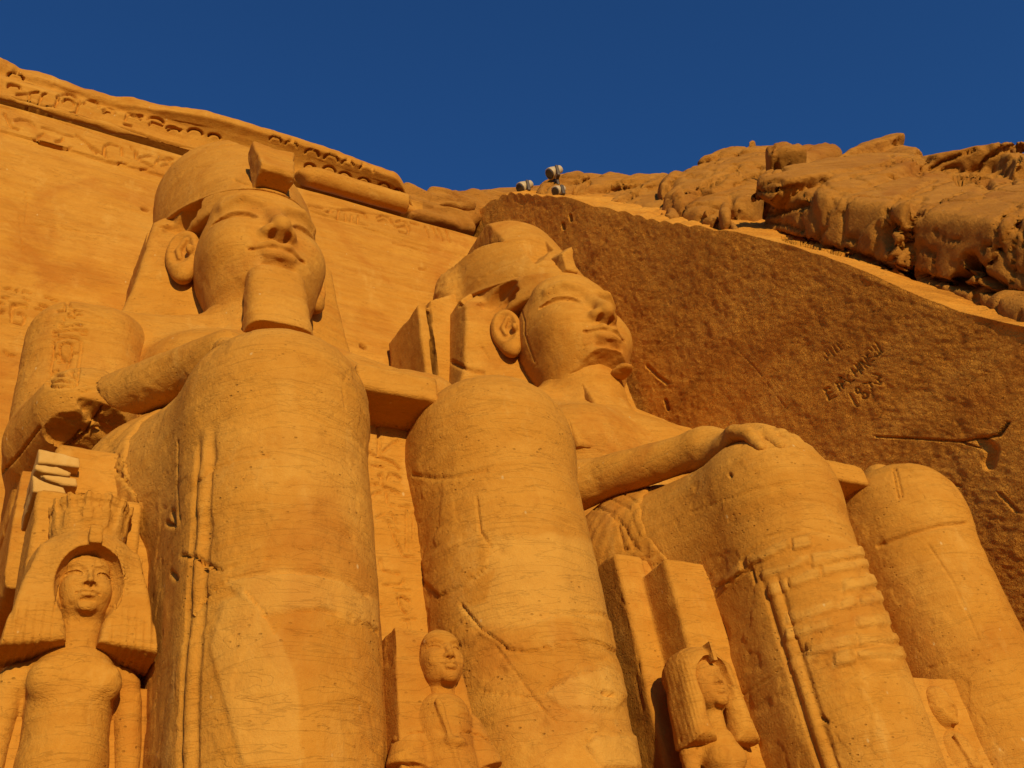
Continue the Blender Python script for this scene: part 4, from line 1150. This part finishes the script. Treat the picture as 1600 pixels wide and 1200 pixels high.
make_colossus(5.04, 3, "left colossus, a seated king with a whole rectangular beard and a blocky brow cobra", {
    "leg_a": LEG_A3, "leg_b": LEG_B3, "kilt": KILT3, "arm": ARM3, "throne": THR3, "inscribed_panel": PAN3, "head": HEAD3, "crown": CROWN3, "beard": BEARD3},
    {"leg_a": [([(300, 965), (330, 930), (380, 905), (450, 893), (540, 908), (590, 940), (592, 985), (500, 953), (415, 962), (350, 912)], 0.02, 3.0),
               ([(325, 1010), (350, 940), (385, 925), (440, 1000), (470, 1080), (480, 1200), (380, 1200)], 0.02, 4.0)],
     "leg_b": [([(655, 880), (660, 910), (685, 932), (740, 905), (765, 880), (765, 840), (700, 850)], 0.025, 2.5), ([(740, 985), (880, 957), (968, 972), (970, 1020), (930, 1002), (830, 1020), (790, 1012)], 0.025, 2.5),
               ([(850, 1085), (905, 1045), (960, 1025), (985, 1080), (960, 1110), (880, 1105)], 0.03, 3.0), ([(915, 1165), (945, 1145), (995, 1150), (1000, 1200), (940, 1200)], 0.04, 2.5)]}, {"leg_a": [([(283, 868), (345, 890), (350, 912), (322, 932), (300, 965), (288, 930)], 0.9), ([(350, 907), (450, 893), (540, 908), (590, 940), (592, 985), (500, 953), (415, 962)], -0.6), ([(470, 1060), (500, 955), (590, 985), (612, 1200), (470, 1200)], 0.55), ([(325, 1010), (350, 940), (385, 925), (440, 1000), (470, 1080), (480, 1200), (380, 1200)], -0.5), ([(430, 590), (462, 590), (470, 740), (440, 760)], -0.3)],
     "leg_b": [([(685, 930), (740, 905), (775, 890), (760, 940), (720, 945), (700, 1010), (670, 980)], 0.8), ([(790, 1015), (880, 1003), (968, 1024), (960, 1040), (880, 1060), (840, 1090), (810, 1060)], 0.8), ([(700, 930), (760, 885), (770, 840), (860, 830), (930, 850), (965, 965), (880, 957), (740, 985)], -0.6), ([(850, 1085), (905, 1045), (960, 1025), (985, 1080), (960, 1110), (880, 1105)], -0.6), ([(915, 1165), (945, 1145), (995, 1150), (1000, 1200), (940, 1200)], -0.7)]})
grv = lambda pts: pts
rows4 = []
_r = random.Random(4)
for k, (a, b) in enumerate((((1130, 903), (1160, 878)), ((1165, 872), (1268, 836)), ((1188, 893), (1360, 850)), ((1200, 915), (1380, 868)), ((1214, 938), (1400, 893)), ((1226, 960), (1412, 920)), ((1225, 985), (1425, 950)), ((1258, 1003), (1440, 985)), ((1300, 1022), (1455, 1012)))):
    (x0, y0), (x1, y1) = a, b
    x = x0
    while x < x1 - 12:
        w = _r.uniform(28, 85)
        xe = min(x + w, x1)
        f0, f1 = (x - x0) / (x1 - x0), (xe - x0) / (x1 - x0)
        bow = lambda f: -16 * f * (1 - f)
        ya, yb = y0 + (y1 - y0) * f0 + bow(f0), y0 + (y1 - y0) * f1 + bow(f1)
        t_ = _r.uniform(13, 19)
        if _r.random() < 0.86:
            rows4.append(([(x + 2, ya + _r.uniform(-3, 3)), (xe - 2, yb + _r.uniform(-3, 3)), (xe + 1, yb + t_ + _r.uniform(-3, 2)), (x + 4, ya + t_ + _r.uniform(-3, 2))], _r.uniform(0.03, 0.05), 0.8))
        x = xe
LEG_A4 = [([(1145, 1097), (1180, 1075), (1232, 1035)], 2.2, 0.04), ([(1118, 918), (1145, 905), (1175, 888), (1180, 910)], 2.6, 0.05), ([(1160, 870), (1200, 838), (1260, 826), (1320, 838), (1372, 880)], 2.2, 0.025),
          ([(1140, 741), (1142, 744)], 3, 0.08), ([(1080, 800), (1180, 765), (1250, 750)], 2, 0.02), ([(1230, 1030), (1270, 1010)], 2, 0.03), ([(1250, 1100), (1400, 1050)], 1.6, 0.015), ([(1285, 1122), (1292, 1128)], 4, 0.1)]
LEG_B4 = [([(1395, 733), (1400, 733), (1410, 775), (1404, 778), (1395, 733)], 2.2, 0.05), ([(1372, 853), (1420, 836), (1470, 822), (1510, 818)], 5, 0.05), ([(1450, 850), (1490, 910), (1530, 1000)], 3, 0.02), ([(1450, 1045), (1500, 1030), (1560, 1010)], 3, 0.03)]
kz = lambda L_: [(880 + x / 2.143, 640 + y / 2.143) for x, y in L_]
KILT4 = [(kz([(95, 330), (150, 340), (185, 380), (205, 465)]), 1.8, 0.05), (kz([(115, 325), (170, 345), (210, 400), (240, 460)]), 1.8, 0.05), (kz([(160, 300), (220, 330), (260, 440)]), 1.6, 0.04), (kz([(200, 280), (260, 320), (320, 415)]), 1.6, 0.04),
         (kz([(265, 225), (330, 340), (410, 490)]), 2.0, 0.06), (kz([(150, 560), (280, 500), (410, 430)]), 1.6, 0.03), (kz([(170, 580), (300, 520), (420, 490)]), 1.4, 0.03), (kz([(140, 480), (250, 430), (370, 410)]), 1.3, 0.02),
         (kz([(200, 470), (215, 465)]), 3, 0.05), (kz([(235, 465), (250, 465)]), 3, 0.05)]
hz = lambda L_: [(680 + x / 4.444, 330 + y / 4.444) for x, y in L_]
HEAD4 = [(hz([(580, 630), (620, 760), (620, 850), (690, 1040)]), 1.8, 0.03), (hz([(640, 1130), (710, 1060)]), 1.5, 0.02)] + \
        [(hz([(620 + 22 * k, 850 - 18 * k), (640 + 22 * k, 835 - 18 * k - 12 * (k % 3))]), 1.1, 0.018) for k in range(11)] + [(hz([(870, 800), (950, 770), (1050, 765)]), 1.2, 0.01), (hz([(1030, 940), (1080, 920)]), 1.4, 0.03)]
CROWN4 = [(hz([(300, 260), (480, 215), (640, 225), (760, 250)]), 1.6, 0.02), (hz([(560, 380), (650, 400)]), 1.5, 0.02), (hz([(540, 440), (610, 480)]), 1.5, 0.02), (hz([(720, 380), (790, 385), (850, 365)]), 1.8, 0.03), (hz([(310, 470), (450, 390), (600, 345)]), 2.0, 0.02)]
THR4 = [([(993, 1055), (1006, 1110)], 1.5, 0.02), ([(960, 915), (985, 960), (1000, 1050)], 1.5, 0.02)]
NEM4 = [(hz([(320, 940), (370, 1020)]), 2.0, 0.05), (hz([(250, 940), (330, 945), (420, 960)]), 1.5, 0.015), (hz([(170, 655), (215, 610), (270, 580)]), 3.5, 0.12), (hz([(120, 1050), (180, 1080), (260, 1110), (330, 1120)]), 5, 0.1), (hz([(180, 760), (260, 755)]), 1.6, 0.02)]
TOR4 = [([(880, 690), (920, 700), (980, 720)], 1.6, 0.03), ([(890, 655), (930, 668), (960, 680)], 1.6, 0.03), ([(1010, 668), (1022, 676), (1010, 680)], 2.2, 0.06), ([(880, 720), (930, 722)], 1.5, 0.02)]
make_colossus(13.54, 4, "right colossus: seated king with a broken chin and beard, nearest the dark side wall", {
    "leg_a": LEG_A4, "leg_b": LEG_B4, "kilt": KILT4, "head": HEAD4, "crown": CROWN4, "throne": THR4, "nemes_headcloth": NEM4, "torso": TOR4}, {"leg_a": rows4}, {"leg_a": [([(1130, 915), (1160, 870), (1260, 830), (1365, 868), (1440, 990), (1460, 1040), (1330, 1045), (1230, 1000), (1180, 940)], 0.75)] + [(q, -1.2) for q, _h, _e in rows4]})

# ------------------------------------------------------------------ the small family statues
def figure(name, label, cat, base, s, head_fn, pieces, h):
    """base: ground point of the figure; pieces: (part name, field in local metres, lo, hi)"""
    root = thing(name, label, cat, base, "small royal figures beside the kings' legs")
    made = {}
    for nm, fn, lo, hi, hh, par, cutlist in pieces:
        V, F = sdf_mesh(fn, lo, hi, hh)
        V = weather(V + np.array(base), F, 0.8, s)
        if cutlist: V = carve(V, F, cutlist)
        o = mesh_obj(nm, V, F, M_COL, made.get(par, root), loc=base)
        made.setdefault(nm, o)
    return root
# queen beside the left colossus
QB = (1.45, 10.95, 3.0)          # y: front of the face
fs = 0.215
def q_head(P):
    U = (P - V3(0, 0.0, 4.42)) / fs
    d = face_field(U) * fs
    return smin(d, cap(P, (0, 0.42, 3.4), (0, 0.40, 4.2), 0.26, 0.26), 0.08)
def q_wig(P):
    X = np.abs(P[:, 0])
    S = np.stack([X, P[:, 1], P[:, 2]], 1)
    d = ell(S, (0, 0.52, 4.75), (0.66, 0.62, 0.62))
    side_ = poly2(X, P[:, 2], [(0.28, 5.0), (0.55, 5.0), (0.68, 4.5), (0.76, 4.05), (0.82, 3.68), (0.15, 3.78), (0.17, 4.0), (0.25, 4.25)])
    side_ = smax(side_, np.abs(P[:, 1] - 0.45 + 0.10 * (4.6 - P[:, 2])) - 0.36, 0.09)
    d = smin(d, side_, 0.08)
    face_hole = ell(P, (0, 0.0, 4.47), (0.36, 0.33, 0.45))
    d = smax(d, -face_hole, 0.03)
    str_ = np.sin(X * 75) * 0.008 * sstep(4.3, 4.1, P[:, 2]) * (X > 0.38)
    d = d - str_
    d = np.minimum(d, box(P, (0, 0.02, 5.02), (0.075, 0.16, 0.12), 0.02))
    return smax(d, P[:, 2] - 5.22 + 0.25 * X * X, 0.05)
def q_crown(P):
    d = np.maximum(np.sqrt(P[:, 0] ** 2 + (P[:, 1] - 0.5) ** 2) - 0.42 - 0.05 * (P[:, 2] - 5.1), np.abs(P[:, 2] - 5.37) - 0.30)
    a = np.arctan2(P[:, 0], -(P[:, 1] - 0.5))
    cob = np.abs(np.sin(a * 6.5))
    d = d - 0.025 * sstep(0.3, 0.9, cob) * sstep(5.2, 5.35, P[:, 2]) - 0.02 * sstep(5.56, 5.6, P[:, 2]) + 0.02 * sstep(0.75, 0.9, np.abs(np.sin(a * 13))) * (P[:, 2] > 5.5)
    return smax(d, -(P[:, 2] - 5.13 + 0.05 * vnoise(P * 5)), 0.02)
def q_body(P):
    X = np.abs(P[:, 0])
    S = np.stack([X, P[:, 1], P[:, 2]], 1)
    d = chain(S, [(0, 0.55, 3.55), (0, 0.55, 2.6), (0, 0.58, 1.9), (0, 0.6, 0.9), (0, 0.6, 0.1)], [0.46, 0.44, 0.48, 0.42, 0.36], 0.1)
    d = smin(d, cap(S, (0, 0.6, 3.62), (0.52, 0.62, 3.58), 0.22, 0.18), 0.12)
    d = smin(d, ell(S, (0.27, 0.27, 3.42), (0.21, 0.20, 0.23)), 0.08)
    arm = chain(S, [(0.60, 0.62, 3.52), (0.68, 0.62, 2.5), (0.66, 0.55, 1.7)], [0.16, 0.14, 0.11])
    d = smin(d, arm, 0.05)
    d = smin(d, ell(S, (0.62, 0.5, 1.55), (0.09, 0.13, 0.2)), 0.04)
    return smax(d, -P[:, 2] - 0.0, 0.02)
def q_back(P):
    d = box(P, (0.05, 0.94, 2.6), (0.62, 0.34, 2.6), 0.03)
    d = np.minimum(d, box(P, (0.0, 0.95, 1.75), (0.86, 0.36, 1.8), 0.05))
    return d
QWIG = [([(93, 915), (87, 942), (84, 970), (80, 1000)], 1.5, 0.03), ([(180, 945), (178, 970), (176, 1005)], 1.3, 0.02), ([(152, 945), (181, 950), (193, 930), (196, 905), (190, 880)], 1.4, 0.025)] 
QCR = [([(74, 852), (100, 845), (125, 838), (160, 840), (188, 858)], 1.8, 0.04)]
figure("queen_statue", "small queen in a long wig and low cobra crown, left of the left colossus's leg", "statue", QB, 0.5, None, [
    ("body", q_body, (-1.0, -0.2, -0.1), (1.0, 1.2, 3.9), 0.022, None, None),
    ("head", q_head, (-0.6, -0.3, 3.3), (0.6, 0.9, 5.1), 0.012, None, None),
    ("wig", q_wig, (-0.95, -0.3, 3.4), (0.95, 1.25, 5.35), 0.016, "head", QWIG),
    ("crown", q_crown, (-0.7, -0.2, 5.0), (0.7, 1.2, 5.95), 0.016, None, QCR),
    ("back_pillar", q_back, (-0.9, 0.5, -0.1), (0.9, 1.45, 5.4), 0.03, None, None)], 0.02)
# courses of repair stone on the throne corner above the queen
def block_poly(label, poly, y0, t, seed, grp="repair blocks on the throne corner"):
    pts = np.array([at(u, v, Y=y0)[[0, 2]] for u, v in poly])
    def fn(P):
        return smax(poly2(P[:, 0], P[:, 2], pts), np.abs(P[:, 1] - y0 - t) - t, 0.03) - 0.02 * fbm(P, 4.0, 3, seed)
    V, F = sdf_mesh(fn, (pts[:, 0].min() - .1, y0 - .1, pts[:, 1].min() - .1), (pts[:, 0].max() + .1, y0 + 2 * t + .1, pts[:, 1].max() + .1), 0.02)
    o = mesh_obj("repair_block", V, F, M_MORTAR, loc=tuple(V.mean(0)))
    return tag(o, label, "stone block", grp)
block_poly("uppermost and palest repair block on the throne corner above the queen, a long clean slab", [(61, 701), (95, 706), (126, 715), (125, 730), (90, 726), (59, 722)], 11.7, 0.5, 1.0)
block_poly("thin repair course directly under the palest block on the throne corner", [(56, 724), (90, 728), (113, 737), (110, 744), (70, 738), (54, 733)], 11.68, 0.5, 2.0)
block_poly("tapering third repair block on the throne corner, pointed at its left end", [(60, 738), (90, 742), (118, 748), (121, 759), (100, 757), (72, 748)], 11.66, 0.5, 3.0)
block_poly("lowest repair block on the throne corner, resting just above the queen's crown", [(52, 742), (72, 752), (100, 761), (104, 772), (75, 770), (50, 768)], 11.64, 0.5, 4.0)

# prince between the shins of the left colossus
PB = (4.98, 9.35, 3.0)
def p_head(P):
    U = (P - V3(0, 0.0, 3.08)) / 0.17
    d = smin(face_field(U) * 0.17, ell(P, (0, 0.33, 3.17), (0.25, 0.27, 0.31)), 0.03)
    return smin(d, cap(P, (0, 0.32, 2.6), (0, 0.3, 2.95), 0.16, 0.15), 0.05)
def p_back(P):
    d = poly2(P[:, 0], P[:, 2], [(-0.50, 3.55), (-0.05, 3.50), (0.25, 3.30), (0.35, 2.5), (0.5, 0), (-0.62, 0), (-0.55, 2.4)])
    return smax(d, np.abs(P[:, 1] - 0.66) - 0.42, 0.03)
def p_body(P):
    X = np.abs(P[:, 0])
    S = np.stack([X, P[:, 1], P[:, 2]], 1)
    d = chain(S, [(0, 0.38, 2.50), (0, 0.36, 2.0), (0, 0.38, 1.3), (0, 0.40, 0.1)], [0.34, 0.32, 0.38, 0.42], 0.1)
    d = smin(d, cap(S, (0, 0.40, 2.56), (0.34, 0.42, 2.48), 0.16, 0.14), 0.08)
    slv = chain(S, [(0.34, 0.42, 2.45), (0.42, 0.36, 2.05)], [0.17, 0.24])
    slv = smax(slv, 1.98 - P[:, 2] + 0.25 * (X - 0.4), 0.02)
    d = smin(d, slv, 0.04)
    lower = chain(S, [(0.42, 0.36, 2.1), (0.34, 0.18, 1.72), (0.30, 0.10, 1.3)], [0.10, 0.09, 0.08])
    d = smin(d, lower, 0.03)
    fan = cap(P, (-0.16, 0.06, 2.62), (0.06, 0.0, 1.5), 0.035, 0.03)
    d = smin(d, fan, 0.03)
    fist = ell(P, (-0.02, 0.06, 2.18), (0.13, 0.10, 0.07))
    d = smin(d, fist, 0.04)
    return smax(d, -P[:, 2], 0.02)
figure("prince_statue", "small prince standing between the shins of the left colossus, staff held across his chest", "statue", PB, 1.5, None, [
    ("body", p_body, (-0.8, -0.2, -0.05), (0.8, 0.9, 2.9), 0.016, None, [([(612, 1160), (640, 1145), (660, 1143)], 2.0, 0.04), ([(725, 1143), (750, 1148), (768, 1160)], 2.0, 0.05)]),
    ("head", p_head, (-0.4, -0.25, 2.5), (0.4, 0.7, 3.65), 0.010, None, None),
    ("back_slab", p_back, (-0.8, 0.2, -0.05), (0.8, 1.05, 3.7), 0.025, None, None)], 0.02)

# princess left of the right colossus's shin
SB = (9.98, 10.72, 3.0)
def s_head(P):
    U = (P - V3(0, 0.0, 3.62)) / 0.20
    return smin(smin(face_field(U) * 0.20, ell(P, (0, 0.285, 3.68), (0.29, 0.30, 0.38)), 0.06), cap(P, (0, 0.36, 3.0), (0, 0.34, 3.5), 0.19, 0.18), 0.06)
def s_wig(P):
    X = np.abs(P[:, 0])
    d = ell(np.stack([X, P[:, 1], P[:, 2]], 1), (0, 0.42, 3.92), (0.50, 0.48, 0.42))
    sd = poly2(X, P[:, 2], [(0.22, 4.05), (0.44, 4.05), (0.52, 3.5), (0.58, 2.85), (0.17, 2.85), (0.20, 3.3)])
    sd = smax(sd, np.abs(P[:, 1] - 0.36) - 0.34, 0.22)
    d = smin(d, sd, 0.06)
    d = smax(d, -ell(P, (0, 0.0, 3.66), (0.32, 0.27, 0.40)), 0.025)
    d = d - 0.0018 * np.sin(X * 95 + P[:, 1] * 60) * (X > 0.26) - 0.02 * fbm(P, 2.5, 3, 3.0)
    d = np.minimum(d, box(P, (0, 0.02, 4.1), (0.04, 0.12, 0.16), 0.01))
    return smax(d, P[:, 2] - 4.28, 0.04)
def s_body(P):
    X = np.abs(P[:, 0])
    S = np.stack([X, P[:, 1], P[:, 2]], 1)
    d = chain(S, [(0, 0.45, 2.85), (0, 0.45, 2.2), (0, 0.46, 1.6), (0, 0.48, 0.1)], [0.34, 0.27, 0.32, 0.30], 0.1)
    d = smin(d, cap(S, (0, 0.45, 2.88), (0.40, 0.48, 2.80), 0.19, 0.16), 0.1)
    d = smin(d, ell(S, (0.17, 0.24, 2.66), (0.15, 0.16, 0.17)), 0.1)
    d = smin(d, chain(S, [(0.46, 0.48, 2.75), (0.52, 0.48, 2.1), (0.50, 0.42, 1.45)], [0.13, 0.115, 0.09]), 0.04)
    return smax(d, -P[:, 2], 0.02)
figure("princess_statue", "small princess in a striated wig against a tall block left of the right colossus", "statue", SB, 2.5, None, [
    ("body", s_body, (-0.8, -0.2, -0.05), (0.8, 1.0, 3.2), 0.018, None, None),
    ("head", s_head, (-0.45, -0.25, 2.9), (0.45, 0.7, 4.2), 0.011, None, None),
    ("wig", s_wig, (-0.75, -0.25, 2.7), (0.75, 1.0, 4.4), 0.013, "head", None)], 0.02)
# worn little prince between the shins of the right colossus
RB = (13.55, 9.75, 3.0)
def r_head(P):
    U = (P - V3(0, 0.06, 3.05)) / 0.17
    d = smin(face_field(U) * 0.17, ell(P, (0, 0.29, 3.12), (0.27, 0.27, 0.34)), 0.05)
    return smin(d, cap(P, (0, 0.36, 2.6), (0, 0.34, 2.95), 0.16, 0.15), 0.05) - 0.01
figure("prince_statue", "worn little prince low in the right frame corner, between the shins of the right colossus", "statue", RB, 4.5, None, [
    ("body", p_body, (-0.8, -0.2, -0.05), (0.8, 0.9, 2.9), 0.018, None, None),
    ("head", r_head, (-0.4, -0.25, 2.5), (0.4, 0.7, 3.65), 0.012, None, None),
    ("back_slab", lambda P: box(P, (0.05, 0.62, 1.75), (0.58, 0.45, 1.85), 0.04), (-0.8, 0.2, -0.2), (0.8, 1.3, 3.8), 0.03, None, None)], 0.02)
